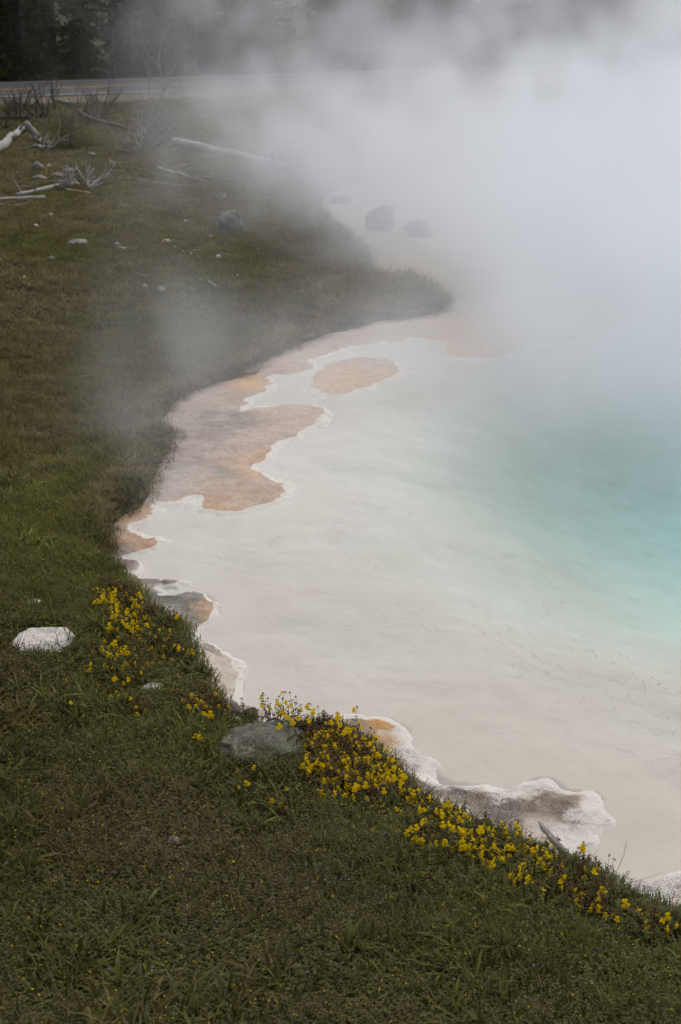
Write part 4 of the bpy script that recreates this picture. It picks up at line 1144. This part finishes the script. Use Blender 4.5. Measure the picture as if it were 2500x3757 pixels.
CLEAR = []
for bx0, bx1, by0, by1 in ((30, 272, 2300, 2394), (96, 150, 2186, 2222), (36, 82, 2232, 2282), (520, 606, 2502, 2540), (836, 1105, 2645, 2740), (812, 892, 2578, 2636), (606, 662, 3072, 3118)):
    qx, qy, qz = hit([bx0, bx1, (bx0 + bx1) / 2, (bx0 + bx1) / 2], [(by0 + by1) / 2, (by0 + by1) / 2, by0, by1])
    CLEAR.append((float(qx[:2].mean()), float(qy[2:].mean()), float(abs(qx[1] - qx[0])) / 2, float(abs(qy[3] - qy[2])) / 2))
def clear_of_stones(x, y):
    k = np.ones(len(x), bool)
    for cx_, cy_, rx_, ry_ in CLEAR:
        k &= ((x - cx_) / (rx_ + .005)) ** 2 + ((y - cy_) / (ry_ + .02)) ** 2 > .95
    return k
P_, R_, S_, I_, T_ = [], [], [], [], []
def add_turf(n, y0, y1, seed, kmul):
    x, y = fan_points(n, y0, y1, seed)
    d = grass_d(x, y)
    dn = d + .06 * fbm2(x * 2.3, y * 2.3, 3, 5)
    bank = x < -.9
    m = clear_of_stones(x, y) & (dn > np.where(y > 11.5, -.14, np.where(y > 7.2, -.03, np.where(x < -.1, .0, -.08))))
    x, y, d, dn = x[m], y[m], d[m], dn[m]
    r = np.random.default_rng(seed + 1); k = len(x)
    dead = fbm2(x * .55 + 3, y * .38, 3, 201) + .55 * fbm2(x * 2.1, y * 1.7, 2, 203)       # brown against green patches
    dead = dead + .75 * np.exp(-(((x + 3.2) / 1.5) ** 2 + ((y - 14.0) / 3.0) ** 2)) + .5 * sstep(14, 22, y)
    edge = np.exp(-np.maximum(d, 0) / .30)
    farbank = sstep(6.8, 8.2, y)
    dead = dead + .9 * edge * farbank + .8 * np.exp(-(((x - .8) / 1.0) ** 2 + ((y - 13.9) / 1.0) ** 2)) - .7 * np.exp(-(((x + .9) / .9) ** 2 + ((y - 13.6) / 1.2) ** 2))
    near = 1 - sstep(4.6, 6.0, y + .55 * x)                                              # low dark clover lawn close by, its darkness partly a painted vignette
    lush = np.exp(-((d - .35) / .35) ** 2) * (1 - sstep(7.5, 9.5, y))
    u_ = r.random(k); src = np.zeros(k, int)
    p_cl = .62 * near * (1 - .7 * lush) * sstep(-.5, .35, fbm2(x * 1.6, y * 1.6, 2, 211) + .2); p_dry = np.clip(.16 + .32 * dead + .10 * near, .04, .75); p_long = .07 + .28 * lush + .12 * edge * farbank
    p_long = p_long + .16 * sstep(.25, .6, fbm2(x * 1.9, y * 1.9, 2, 221)) * (y < 9); p_br = .06 * (y < 8) * sstep(.0, .5, fbm2(x * 2.6, y * 2.6, 2, 231)) * 2
    src[:] = r.integers(0, 2, k)
    c0 = p_cl; c1 = c0 + p_dry * .55; c2 = c1 + p_long; c3 = c2 + p_br; c4 = c3 + .10 * (1 + near)
    src = np.where(u_ < c0, r.integers(4, 6, k), np.where(u_ < c1, r.integers(6, 8, k), np.where(u_ < c2, r.integers(2, 4, k), np.where(u_ < c3, 8, np.where(u_ < c4, 9, src)))))
    rank = (np.exp(-(((x - .8) / .9) ** 2 + ((y - 13.8) / .8) ** 2)) > .25) | ((edge * farbank > .55) & (r.random(k) < .5))
    src = np.where(rank & (r.random(k) < .5), 10, src)
    src = np.where(np.isin(src, (2, 3, 8)) & (d < .22) & (y < 8), r.integers(0, 2, k), src)
    z = ground_h(x, y)
    s = kmul * r.uniform(.7, 1.35, k) * np.where(src == 10, np.where(y > 12, .55, .42), 1.0) * np.where(np.isin(src, (2, 3)), np.where(d < .3, .55, .75), 1)
    green = np.array((.145, .142, .032)); lushc = np.array((.155, .175, .038)); brown = np.array((.20, .160, .075)); olive = np.array((.145, .128, .03)); dark = np.array((.068, .069, .015))
    t = sstep(-.25, .75, dead)[:, None]
    col = green * (1 - t) + brown * t
    ol = sstep(-.1, .5, fbm2(x * .9, y * .7, 2, 241))[:, None]; col = col * (1 - .5 * ol) + olive * .5 * ol
    col = col * (1 - .75 * near[:, None]) + dark * .75 * near[:, None]  # dark clover tint, deepened to paint in vignette shade
    brn = sstep(.05, .5, fbm2(x * 1.4 + 9, y * 1.2, 3, 261))[:, None] * near[:, None]; col = col * (1 - .45 * brn) + np.array((.105, .075, .034)) * .45 * brn
    col = col * (1 - .6 * lush[:, None]) + lushc * .6 * lush[:, None]
    col = np.where((src == 10)[:, None], np.array((.27, .215, .14)), col)
    col = col * r.uniform(.45, 1.6, (k, 1)) * (1 + r.uniform(-.12, .12, (k, 3)))
    P_.append(np.stack([x, y, z], -1)); S_.append(np.stack([s, s, s * kmul ** -.65], -1)); I_.append(src); T_.append(col)
    tilt = .12
    R_.append(np.stack([r.uniform(-tilt, tilt, k), r.uniform(-tilt, tilt, k), r.uniform(0, 6.283, k)], -1))
add_turf(34000, 1.5, 4.4, 301, 1.0)
add_turf(42000, 4.4, 7.6, 302, 1.1)
add_turf(26000, 7.6, 12.5, 303, 1.45)
add_turf(26000, 12.5, 22, 304, 2.0)
add_turf(16000, 22, 41, 305, 3.0)
cat_ = np.concatenate
cover('grass', TURF, cat_(P_), cat_(R_), cat_(S_), cat_(I_), cat_(T_), 'mixed green and dry turf covering the ground round the hot spring', 'grass')

# ------------------------------------------------------------------ tiny yellow flowers sprinkled through the lawn
def mat_petal(name, col, throat):
    m = MT(name); d = m.attr('dry'); n = m.noise(m.coords(), 300, 2)
    c = m.mix(d, col, throat); c = m.mix(m.math('MULTIPLY', n, .35), c, m.mix(1.0, c, (.75, .6, .5), 'MULTIPLY'))
    df = m.n('BsdfDiffuse'); tr = m.n('BsdfTranslucent'); m.l(c, df.inputs[0]); m.l(c, tr.inputs[0])
    mx = m.n('MixShader'); mx.inputs[0].default_value = .45; m.l(df.outputs[0], mx.inputs[1]); m.l(tr.outputs[0], mx.inputs[2]); m.l(mx.outputs[0], m.out.inputs['Surface'])
    return m.m
PETAL = mat_petal('yellow_petal', (.98, .76, .014), (.86, .48, .006))
PETAL_TINY = mat_petal('small_yellow_petal', (.50, .44, .02), (.42, .30, .012))
PETAL_PURPLE = mat_petal('purple_petal', (.26, .16, .36), (.18, .10, .26))

def tiny_flower(size, mat):
    m = LeafMesh()
    for k in range(5):
        t = 1.2566 * k; m.leaf((0, 0, 0), (math.cos(t), math.sin(t), .35), size, size * .9, 0, .05)
    return m.build('tiny_flower', [mat])
TINY = proto_set('tiny_flower_source', [tiny_flower(.0031, PETAL_TINY), tiny_flower(.0026, PETAL_TINY)])
x, y = fan_points(110000, 1.5, 8.5, 401)
d = grass_d(x, y)
w = sstep(.0, .55, fbm2(x * 1.1, y * 1.1, 3, 411) + .25 * sstep(-.6, .8, x)) * (1 - .75 * sstep(4.2, 5.4, y + .5 * x)) + .10
r = np.random.default_rng(5)
k = (d > .12) & (r.random(len(x)) < w * .8)
x, y = x[k], y[k]; z = ground_h(x, y) + r.uniform(.032, .062, len(x)); n = len(x)
cover('tiny_wildflower_cover', TINY, np.stack([x, y, z], -1), np.stack([r.uniform(-.5, .5, n), r.uniform(-.5, .5, n), r.uniform(0, 6.28, n)], -1), r.uniform(.7, 1.5, n), r.integers(0, 2, n), np.ones((n, 3)),
      'countless pinhead yellow flowers sprinkled through the dark lawn', 'flowers')

# ------------------------------------------------------------------ monkeyflowers: plants one by one
def blossom_mesh(seed, open_=1.0):
    q = random.Random(seed); m = LeafMesh()
    Ltube = .013; r0, r1 = .0018, .0055; n = 6; b = len(m.v)
    for i, (t, rr) in enumerate(((0, r0), (.5, r0 * 1.6), (1, r1))):
        for k in range(n):
            a = 6.283 * k / n; m.v.append(Vector((t * Ltube, math.cos(a) * rr, math.sin(a) * rr))); m.d.append((.55, .35, .25)[i])
    for i in range(2):
        for k in range(n):
            a, c = b + i * n + k, b + i * n + (k + 1) % n
            m.f.append((a, c, c + n, a + n))
    # two lobes stand up, three larger ones flare down and out
    for ang, size, back in ((68, .0105, .15), (112, .0105, .15), (-150, .0125, .35), (-90, .0145, .45), (-30, .0125, .35)):
        an = math.radians(ang + q.uniform(-8, 8)); cdir = Vector((0, math.cos(an), math.sin(an)))
        sd = Vector((0, -math.sin(an), math.cos(an))); fw = Vector((1, 0, 0))
        p0 = fw * Ltube + cdir * r1 * .85; s_ = size * q.uniform(.85, 1.15) * open_; w_ = s_ * .98
        mid = p0 + cdir * s_ * .55 + fw * (s_ * .35 * (1 - back)); tip = p0 + cdir * s_ * (1.0) + fw * (s_ * (.25 - back))
        bb = len(m.v)
        m.v += [p0 - sd * w_ * .28, p0 + sd * w_ * .28, mid + sd * w_ * .55, mid - sd * w_ * .55, tip + sd * w_ * .30 - fw * s_ * q.uniform(0, .2), tip - sd * w_ * .30 - fw * s_ * q.uniform(0, .2), mid + fw * s_ * .08]
        m.d += [.22, .22, 0, 0, 0, 0, .04]
        m.f += [(bb, bb + 1, bb + 6), (bb + 1, bb + 2, bb + 6), (bb + 2, bb + 4, bb + 6), (bb + 4, bb + 5, bb + 6), (bb + 5, bb + 3, bb + 6), (bb + 3, bb, bb + 6)]
    return m.build('blossom', [PETAL])
BLOSSOMS = [blossom_mesh(s, o) for s, o in ((1, 1.0), (2, 1.0), (3, .85), (4, 1.1), (5, .6))]

def const_leaf_mat(name, base, dry):
    return mat_leaf(name, dry, False, base, .3)
PLANT_GREEN = const_leaf_mat('monkeyflower_leaf', (.055, .075, .022), (.10, .045, .025))
PLANT_BROWN = const_leaf_mat('monkeyflower_leaf_red', (.075, .05, .026), (.09, .038, .022))

def plant_meshes(seed, h, mat):
    """stem and foliage of one plant, with the points where blossoms sit"""
    q = random.Random(seed); st, fo = LeafMesh(), LeafMesh(); tops = []
    for k in range(q.randint(4, 6) if h < .1 else q.randint(2, 4)):
        a = q.uniform(0, 6.283); rr = .007; p = Vector((math.cos(a) * rr, math.sin(a) * rr, -.02)); d = Vector((math.cos(a) * q.uniform(.1, .35 if h > .1 else .75), math.sin(a) * q.uniform(.1, .35 if h > .1 else .75), 1)).normalized()
        H = h * q.uniform(.75, 1.1) + .02; prev = p
        nseg = 5
        for i in range(nseg):
            nxt = prev + d * H / nseg + Vector((q.gauss(0, .002), q.gauss(0, .002), 0))
            st.stem(prev, nxt, .0014 * (1 - .12 * i), q.uniform(.5, 1))
            t = q.uniform(0, 6.283)
            for s_ in (0, math.pi):
                sz = .022 * (1 - .13 * i) * q.uniform(.6, 1.15)
                fo.leaf(nxt, (math.cos(t + s_), math.sin(t + s_), q.uniform(0, .7)), sz, sz * .62, q.uniform(0, 1) ** 2, .25)
            prev = nxt
        for _ in range(3):
            fo.leaf(prev, (q.gauss(0, .6), q.gauss(0, .6), 1), .008, .006, .8, 0)
        tops.append(prev)
    return st.build('stem', [mat]), fo.build('foliage', [mat]), tops
PLANTS = [plant_meshes(s, h, PLANT_GREEN if s % 3 else PLANT_BROWN) for s, h in ((1, .045), (2, .06), (3, .05), (4, .075), (5, .055), (6, .07))]
TALL = [plant_meshes(s, h, PLANT_BROWN) for s, h in ((20, .11), (21, .14), (22, .125))]

FLOWER_N = 0
BLOSSOM_XYZ = []
def flower_plant(px, py, label, group, q, tall=False, nb=(1, 3)):
    """one plant whose blossoms show at about this pixel"""
    global FLOWER_N
    st, fo, tops = (TALL if tall else PLANTS)[q.randrange(3 if tall else len(PLANTS))]
    hb = max(t.z for t in tops) * .85
    X, Y_, Z_ = hit([px], [py], hb)
    if float(grass_d(X, Y_)[0]) < -.10: return None
    root = empty('yellow_monkeyflower', (float(X[0]), float(Y_[0]), float(Z_[0])), (q.uniform(-.1, .1), q.uniform(-.1, .1), q.uniform(0, 6.283)), q.uniform(.8, 1.15))
    tag(root, label, 'flower', group)
    link('stem', st, root); link('foliage', fo, root)
    for i in range(min(q.randint(*nb), len(tops) + 4)):
        t = tops[i % len(tops)]
        # blossoms turn mostly toward the open side, over the lawn and the light
        face = -math.pi / 2 + q.gauss(0, 1.0) - root.rotation_euler.z
        off = Vector((math.cos(face), math.sin(face), 0)) * .004 + Vector((0, 0, -.014 * (i // len(tops)) - q.uniform(0, .012)))
        o = link('blossom', BLOSSOMS[q.choice((0, 0, 1, 1, 2, 3, 3, 4))], root, t + off, (q.uniform(-.3, .3), q.uniform(-.55, .25), face))
        o.scale = (q.uniform(.55, .86),) * 3
    FLOWER_N += 1
    return root

def in_poly(poly, n, q, edge=0):
    xs, ys = [p[0] for p in poly], [p[1] for p in poly]; out = []
    while len(out) < n:
        x_, y_ = q.uniform(min(xs), max(xs)), q.uniform(min(ys), max(ys))
        if inside([x_], [y_], poly)[0] and all((x_ - a) ** 2 + (y_ - b) ** 2 > 130 for a, b in out): out.append((x_, y_))
    return out

PATCHES = [
    (DS((232, 1356), (262, 1352), (300, 1362), (322, 1380), (332, 1430), (330, 1480), (300, 1478), (268, 1440), (240, 1400)), 46, (4, 6), False, 'monkeyflowers in the upper patch', 'yellow monkeyflower in the upper patch between the white slab and the pool'),
    (DS((320, 1400), (400, 1410), (430, 1470), (440, 1530), (400, 1500), (340, 1480)), 22, (1, 2), False, 'monkeyflowers on the dark bank', 'yellow monkeyflower on the dark bank right of the upper patch'),
    (DS((225, 1478), (330, 1470), (345, 1510), (300, 1545), (240, 1520)), 20, (2, 4), False, 'monkeyflowers right of the white slab', 'yellow monkeyflower in the loose patch right of the white slab'),
    (DS((180, 1490), (240, 1520), (290, 1560), (350, 1620), (310, 1640), (230, 1570), (175, 1540)), 20, (1, 2), False, 'monkeyflowers in the grass below the white slab', 'small yellow monkeyflower scattered in the grass below the white slab'),
    (DS((425, 1590), (470, 1585), (510, 1610), (512, 1640), (470, 1640), (430, 1625)), 12, (2, 4), False, 'monkeyflowers left of the boulder', 'yellow monkeyflower in the bright clump left of the lichen boulder'),
    (DS((445, 1535), (490, 1525), (530, 1545), (525, 1590), (470, 1580)), 10, (0, 2), False, 'monkeyflowers at the scalloped rim', 'yellow monkeyflower at the scalloped rim above the lichen boulder'),
    (DS((590, 1618), (640, 1605), (690, 1620), (700, 1650), (640, 1648)), 12, (1, 3), True, 'tall monkeyflowers behind the boulder', 'tall yellow monkeyflower standing against the pool behind the lichen boulder'),
    (DS((700, 1650), (780, 1640), (850, 1650), (880, 1700), (850, 1690), (740, 1680)), 14, (0, 2), True, 'tall monkeyflowers by the orange lobe', 'tall yellow monkeyflower standing against the orange stained lobe'),
    (DS((700, 1670), (780, 1660), (860, 1700), (905, 1760), (890, 1800), (850, 1830), (780, 1830), (720, 1780), (705, 1720)), 78, (6, 9), False, 'monkeyflowers in the densest patch', 'yellow monkeyflower in the densest patch right of the lichen boulder'),
    (DS((905, 1790), (960, 1800), (1040, 1845), (1120, 1880), (1200, 1910), (1280, 1970), (1300, 2010), (1240, 2030), (1170, 2000), (1080, 1960), (980, 1920), (920, 1860)), 70, (4, 7), False, 'monkeyflowers in the long strip',
     'yellow monkeyflower in the long strip between lawn and sinter rim'),
    (DS((1310, 1985), (1345, 2000), (1400, 2060), (1430, 2100), (1390, 2105), (1340, 2070), (1310, 2030)), 15, (1, 3), False, 'monkeyflowers below the weathered log', 'yellow monkeyflower just below the lower end of the weathered log'),
    (DS((1300, 1965), (1350, 1955), (1400, 1980), (1410, 2000), (1340, 1990)), 7, (0, 1), True, 'tall seeding monkeyflowers', 'tall brown seeding monkeyflower standing against the pool beside the weathered log'),
    (DS((1420, 2085), (1480, 2105), (1560, 2110), (1564, 2160), (1490, 2140), (1440, 2125)), 11, (1, 2), False, 'monkeyflowers by the dead plant', 'yellow monkeyflower round the bleached dead plant'),
]
fq = random.Random(99)
for poly, n, nb, tall, grp, lab in PATCHES:
    for px_i, py_i in in_poly(poly, n, fq):
        flower_plant(px_i, py_i, lab, grp, fq, tall, nb)
for px_i, py_i, lab in [(857, 2832, 'lone yellow blossom in the grass below the boulder, leftmost of a close pair'), (898, 2906 - 3, 'small lone yellow blossom in dark grass just below the close pair'), (896, 2838, 'yellow blossom in the grass below the boulder, second of a close pair'),
                        (999, 2935, 'bright lone yellow blossom above the short pale stick'), (1033, 2880, 'yellow blossom in the grass midway between boulder and short pale stick'), (1047, 2938, 'yellow blossom right beside the bright one above the short stick'),
                        (1079, 2945, 'rightmost bright yellow blossom of the row above the short pale stick'), (962, 2836, 'upright yellow bud in the grass directly under the boulder'), (1374, 3021, 'lone yellow blossom in open lawn below the long flower strip'),
                        (1596, 3215, 'faint lone yellow blossom in the lawn far under the long strip'), (736, 2690, 'first yellow blossom of a pair left of the boulder'), (748, 2697, 'second yellow blossom of a pair left of the boulder'), (676, 2690, 'lone orange yellow blossom left of the pair beside the boulder'),
                        (276, 2600, 'lone yellow blossom near the thin grey twig'), (203, 2495, 'small yellow blossom in grass under the white slab'), (352, 2240, 'yellow blossom between the white slab and the upper patch'), (1365, 2905, 'yellow blossom at the lower fringe of the densest patch')]:
    flower_plant(px_i, py_i, lab, None, fq, False, (1, 1))

# leafy undergrowth of the flower patches: nobody could count it
FOL = proto_set('flower_foliage_source', [proto_sprig(8, .035, .06, .016, .0, .5).build('sprig', [FOLIAGE_MAT]), proto_sprig(8, .035, .075, .014, .3, 1.0).build('sprig', [FOLIAGE_MAT]), proto_sprig(7, .03, .05, .019, .0, .8).build('sprig', [FOLIAGE_MAT])])
fx, fy = [], []
for poly, n, nb, tall, grp, lab in PATCHES:
    cxp, cyp = sum(p[0] for p in poly) / len(poly), sum(p[1] for p in poly) / len(poly)
    poly2 = [(cxp + (p[0] - cxp) * 1.12, cyp + (p[1] - cyp) * 1.15) for p in poly]
    for px_i, py_i in in_poly(poly2, int(n * (2.4 if not tall else 1.5)), fq):
        fx.append(px_i); fy.append(py_i)
fx, fy, fz = hit(fx, fy, .03)
fx = fx + r.normal(0, .015, len(fx)); fy = fy + r.normal(0, .02, len(fy))
dd = grass_d(fx, fy); kk = dd > -.2; fx, fy = fx[kk], fy[kk]; fz = ground_h(fx, fy)
n = len(fx); gr = sstep(-.4, .4, fbm2(fx * 3, fy * 3, 2, 7))[:, None]
ft = np.array((.085, .115, .030)) * gr + np.array((.085, .065, .03)) * (1 - gr)
cover('monkeyflower_undergrowth', FOL, np.stack([fx, fy, fz], -1), np.stack([r.uniform(-.25, .25, n), r.uniform(-.25, .25, n), r.uniform(0, 6.28, n)], -1), r.uniform(.6, 1.15, n), r.integers(0, 3, n), ft * r.uniform(.7, 1.3, (n, 1)),
      'green and red brown leaves crowding under the yellow flowers', 'foliage')

# ------------------------------------------------------------------ purple flowers, one by one
def purple_mesh():
    m = LeafMesh()
    for k in range(5):
        t = 1.2566 * k; m.leaf((0, 0, 0), (math.cos(t), math.sin(t), .5), .0046, .0042, .2 * (k % 2), .1)
    return m.build('blossom', [PETAL_PURPLE])
PUR = purple_mesh()
sm_ = LeafMesh(); sm_.stem((0, 0, -.02), (0, 0, .04), .0008, .3); sm_.leaf((0, 0, .012), (1, .2, .4), .012, .005, .1); sm_.leaf((0, 0, .018), (-1, .3, .4), .01, .005, .1)
PST = sm_.build('stem', [PLANT_GREEN])
for px_i, py_i in [(315, 2898), (322, 2822), (120, 2908), (430, 2822), (470, 2996), (181, 2907), (764, 2966), (720, 3044), (28, 3170), (427, 3202), (527, 3270), (527, 3316), (145, 3372), (788, 3385), (831, 3453), (284, 3518), (418, 3564), (567, 3555), (907, 3706), (1126, 3690), (1125, 3565), (1254, 3214), (1270, 3230), (1388, 3322),
                   (1140, 3020), (1422, 3060), (1748, 3341), (1988, 3547), (1962, 3546), (2190, 3504), (1367, 3596), (1682, 3657), (1515, 3166), (837, 2887), (1183, 2910), (1250, 3064), (762, 2833), (891, 3020), (1304, 3355), (2117, 3372), (1420, 3539), (940, 3689)]:
    X, Y_, Z_ = hit([px_i], [py_i], .04)
    o = empty('purple_wildflower', (float(X[0]), float(Y_[0]), float(Z_[0])), (fq.uniform(-.2, .2), fq.uniform(-.2, .2), fq.uniform(0, 6)), fq.uniform(.8, 1.3))
    tag(o, 'single small purple wildflower in the dark lawn', 'flower', 'purple wildflowers in the lawn')
    link('stem', PST, o); link('blossom', PUR, o, (0, 0, .04))

# ------------------------------------------------------------------ grass tussocks that stand out, shrubs and trees
def tussock(px, py, label, n, L0, L1, w, rad, mat, col, dry=.05, name='grass_tussock'):
    m = proto_turf(n, L0, L1, w, rad, .9, 1.4, dry)
    X, Y_, Z_ = hit([px], [py])
    me = m.build(name, [const_leaf_mat(name, col, (.30, .25, .16))])
    return tag(link(name, me, None, (float(X[0]), float(Y_[0]), float(Z_[0])), (0, 0, fq.uniform(0, 6))), label, 'grass tuft')
tussock(1000, 2830, 'rank green grass tussock growing against the front of the boulder', 70, .06, .17, .004, .07, None, (.06, .085, .022))
tussock(905, 2820, 'green grass tussock under the left half of the boulder', 50, .05, .12, .0045, .06, None, (.055, .08, .022))
tussock(880, 2690, 'small dead white grass tuft on the face of the boulder', 26, .03, .07, .0015, .015, None, (.42, .39, .34), .3)
tussock(1700, 3000, 'green tussock at the lower edge of the long flower strip', 40, .04, .10, .004, .05, None, (.055, .085, .022))
tussock(1470, 2990, 'wide bladed green tussock under the densest flowers', 50, .06, .13, .006, .06, None, (.07, .10, .03))
tussock(755, 2860, 'dry brown grass tuft on the dark turf', 40, .03, .08, .0018, .06, None, (.22, .15, .09), .5)
tussock(300, 2170, 'leafy pale green tussock above the white slab', 40, .05, .11, .0065, .05, None, (.085, .13, .035))

def conifer_mesh(seed, H, crown0, Rb, nb, needle):
    """crown of drooping boughs, each a spray of needle clumps"""
    q = random.Random(seed); m = LeafMesh()
    for i in range(nb):
        f = (i + q.random()) / nb; h = crown0 + (H - crown0) * f ** 1.1
        rad = Rb * (1 - f) ** .75 * q.uniform(.5, 1.15) + .08; a = q.uniform(0, 6.283)
        d = Vector((math.cos(a), math.sin(a), q.uniform(-.25, .45))).normalized()
        k = max(3, int(rad / .085))
        m.stem((0, 0, h), Vector((0, 0, h)) + d * rad, .012, .9)
        for j in range(k):
            p = Vector((0, 0, h)) + d * rad * (j + 1) / k + Vector((0, 0, -.05 * (j / k) ** 2))
            for _ in range(4):
                dr = (d + Vector((q.gauss(0, .8), q.gauss(0, .8), q.gauss(.15, .6)))).normalized()
                m.leaf(p, dr, needle * q.uniform(.6, 1.3), needle * .30, q.random() ** 3, .1)
    return m
def needle_mat(name, col, dry): return mat_leaf(name, dry, False, col, .2)
NEEDLE_A, NEEDLE_B = needle_mat('pine_needles', (.062, .072, .016), (.095, .075, .020)), needle_mat('pine_needles_olive', (.095, .098, .018), (.14, .11, .028))
BARK = mat_wood('pine_bark', (.20, .18, .16), (.035, .03, .025), .3)
SAPS = [conifer_mesh(s, h, .1, rb, nb, .17).build('crown', [mt]) for s, h, rb, nb, mt in ((1, 5.2, 1.25, 150, NEEDLE_A), (2, 4.2, 1.1, 130, NEEDLE_B), (3, 6.0, 1.4, 170, NEEDLE_A), (4, 3.0, .95, 110, NEEDLE_B))]
TALLT = [conifer_mesh(s, 15, 5.5, 1.7, 170, .24).build('crown', [NEEDLE_A]) for s in (11, 12)]
def trunk_mesh(H, r, seed):
    q = random.Random(seed); pts = [(q.gauss(0, .03) * i, q.gauss(0, .03) * i, H * i / 8 - .1) for i in range(9)]
    v, f = tube(pts, [r * (1 - .85 * i / 8) * (1.25 if i == 0 else 1) for i in range(9)], 9, .06, seed)
    me = mesh_from('trunk', v, f, [BARK]); return me
TR_S = [trunk_mesh(h, .06, i) for i, h in enumerate((5.0, 4.0, 5.8, 2.8))]; TR_T = [trunk_mesh(15, .15, 9), trunk_mesh(14, .12, 10)]
def tree(s, off, kind, i, label, group, sc=1.0):
    p = _ca + RDIR * s + RNRM * (R_FAR + off)
    z = float(ground_h(np.array([p.x]), np.array([p.y]))[0])
    o = empty('young_conifer' if kind == 's' else 'pine_tree', (p.x, p.y, z), (0, 0, fq.uniform(0, 6)), sc)
    tag(o, label, 'tree', group)
    j = i % (4 if kind == 's' else 2)
    link('trunk', (TR_S if kind == 's' else TR_T)[j], o); link('crown', (SAPS if kind == 's' else TALLT)[j], o)
    return o
ORD = 'first second third fourth fifth sixth seventh eighth ninth tenth eleventh twelfth thirteenth fourteenth fifteenth sixteenth seventeenth eighteenth nineteenth twentieth twenty-first twenty-second'.split()
k = 0
for row, (off, n, lo, hi) in enumerate(((1.9, 22, -5, 29), (3.6, 18, -6, 30), (6.0, 14, -7, 30), (8.5, 9, -8, 6), (11.5, 8, -9, 5))):
    for i in range(n):
        s = lo + (hi - lo) * (i + fq.uniform(.1, .9)) / n
        tree(s, off + fq.uniform(-.4, .9), 's', k, '%s bushy young conifer from the left in the %s' % (ORD[i], ('front row along the road', 'second row behind the road', 'dark third row of the forest', 'fourth row of the forest', 'farthest row of the forest')[row]), ('conifers in the front row', 'conifers in the second row', 'conifers in the third row', 'conifers deep in the forest', 'conifers deep in the forest')[row], fq.uniform(.85, 1.35)); k += 1
for i, (px_i, off, lab) in enumerate([(52, 3.2, 'tall pine with a pale mottled trunk, first from the dark corner'), (92, 5.0, 'tall pine with a thin grey trunk beside the pale mottled one'), (150, 6.5, 'tall dark pine trunk standing in the gloom'), (208, 3.0, 'tall pine with a pale trunk above the road shrub'), (300, 6, 'tall pine fading into the first steam'),
                                      (520, 5, 'tall pine deep in thin steam'), (840, 4.5, 'tall pine barely showing through the steam'), (1180, 5.5, 'tall pine veiled by thick steam above the pool'), (1750, 5, 'tall pine all but lost in the steam')]):
    # where the row behind the road is crossed by this column of the picture
    o_ = _ca + RNRM * (R_FAR + off); t_ = (px_i - 1250) / F_PX
    den = RDIR.x - t_ * RDIR.y * 1.062
    s = (t_ * 1.062 * o_.y - o_.x) / den
    tree(s, off, 't', i, lab, None, 1.0)
# a small green bush in front of the road
m = LeafMesh(); q = random.Random(8)
for i in range(900):
    u_, v_ = q.uniform(0, 6.283), q.random(); rr = .42 * math.sqrt(q.random())
    p = Vector((rr * math.cos(u_), rr * math.sin(u_) * .8, v_ * .75 * (1 - (rr / .5) ** 2)))
    m.leaf(p, (q.gauss(0, 1), q.gauss(0, 1), q.uniform(.2, 1.2)), .07, .022, q.random() ** 2)
X, Y_, Z_ = hit([262], [540])
gb = empty('green_bush', (float(X[0]), float(Y_[0]), float(Z_[0]))); tag(gb, 'small olive green bush between the dead branches below the road', 'bush')
link('foliage', m.build('foliage', [NEEDLE_B]), gb)
v, f = [], []; branching((0, 0, -.03), (0, 0, 1), .7, .02, 2, random.Random(4), v, f); link('stem', mesh_from('stem', v, f, [WOOD_DARK]), gb)
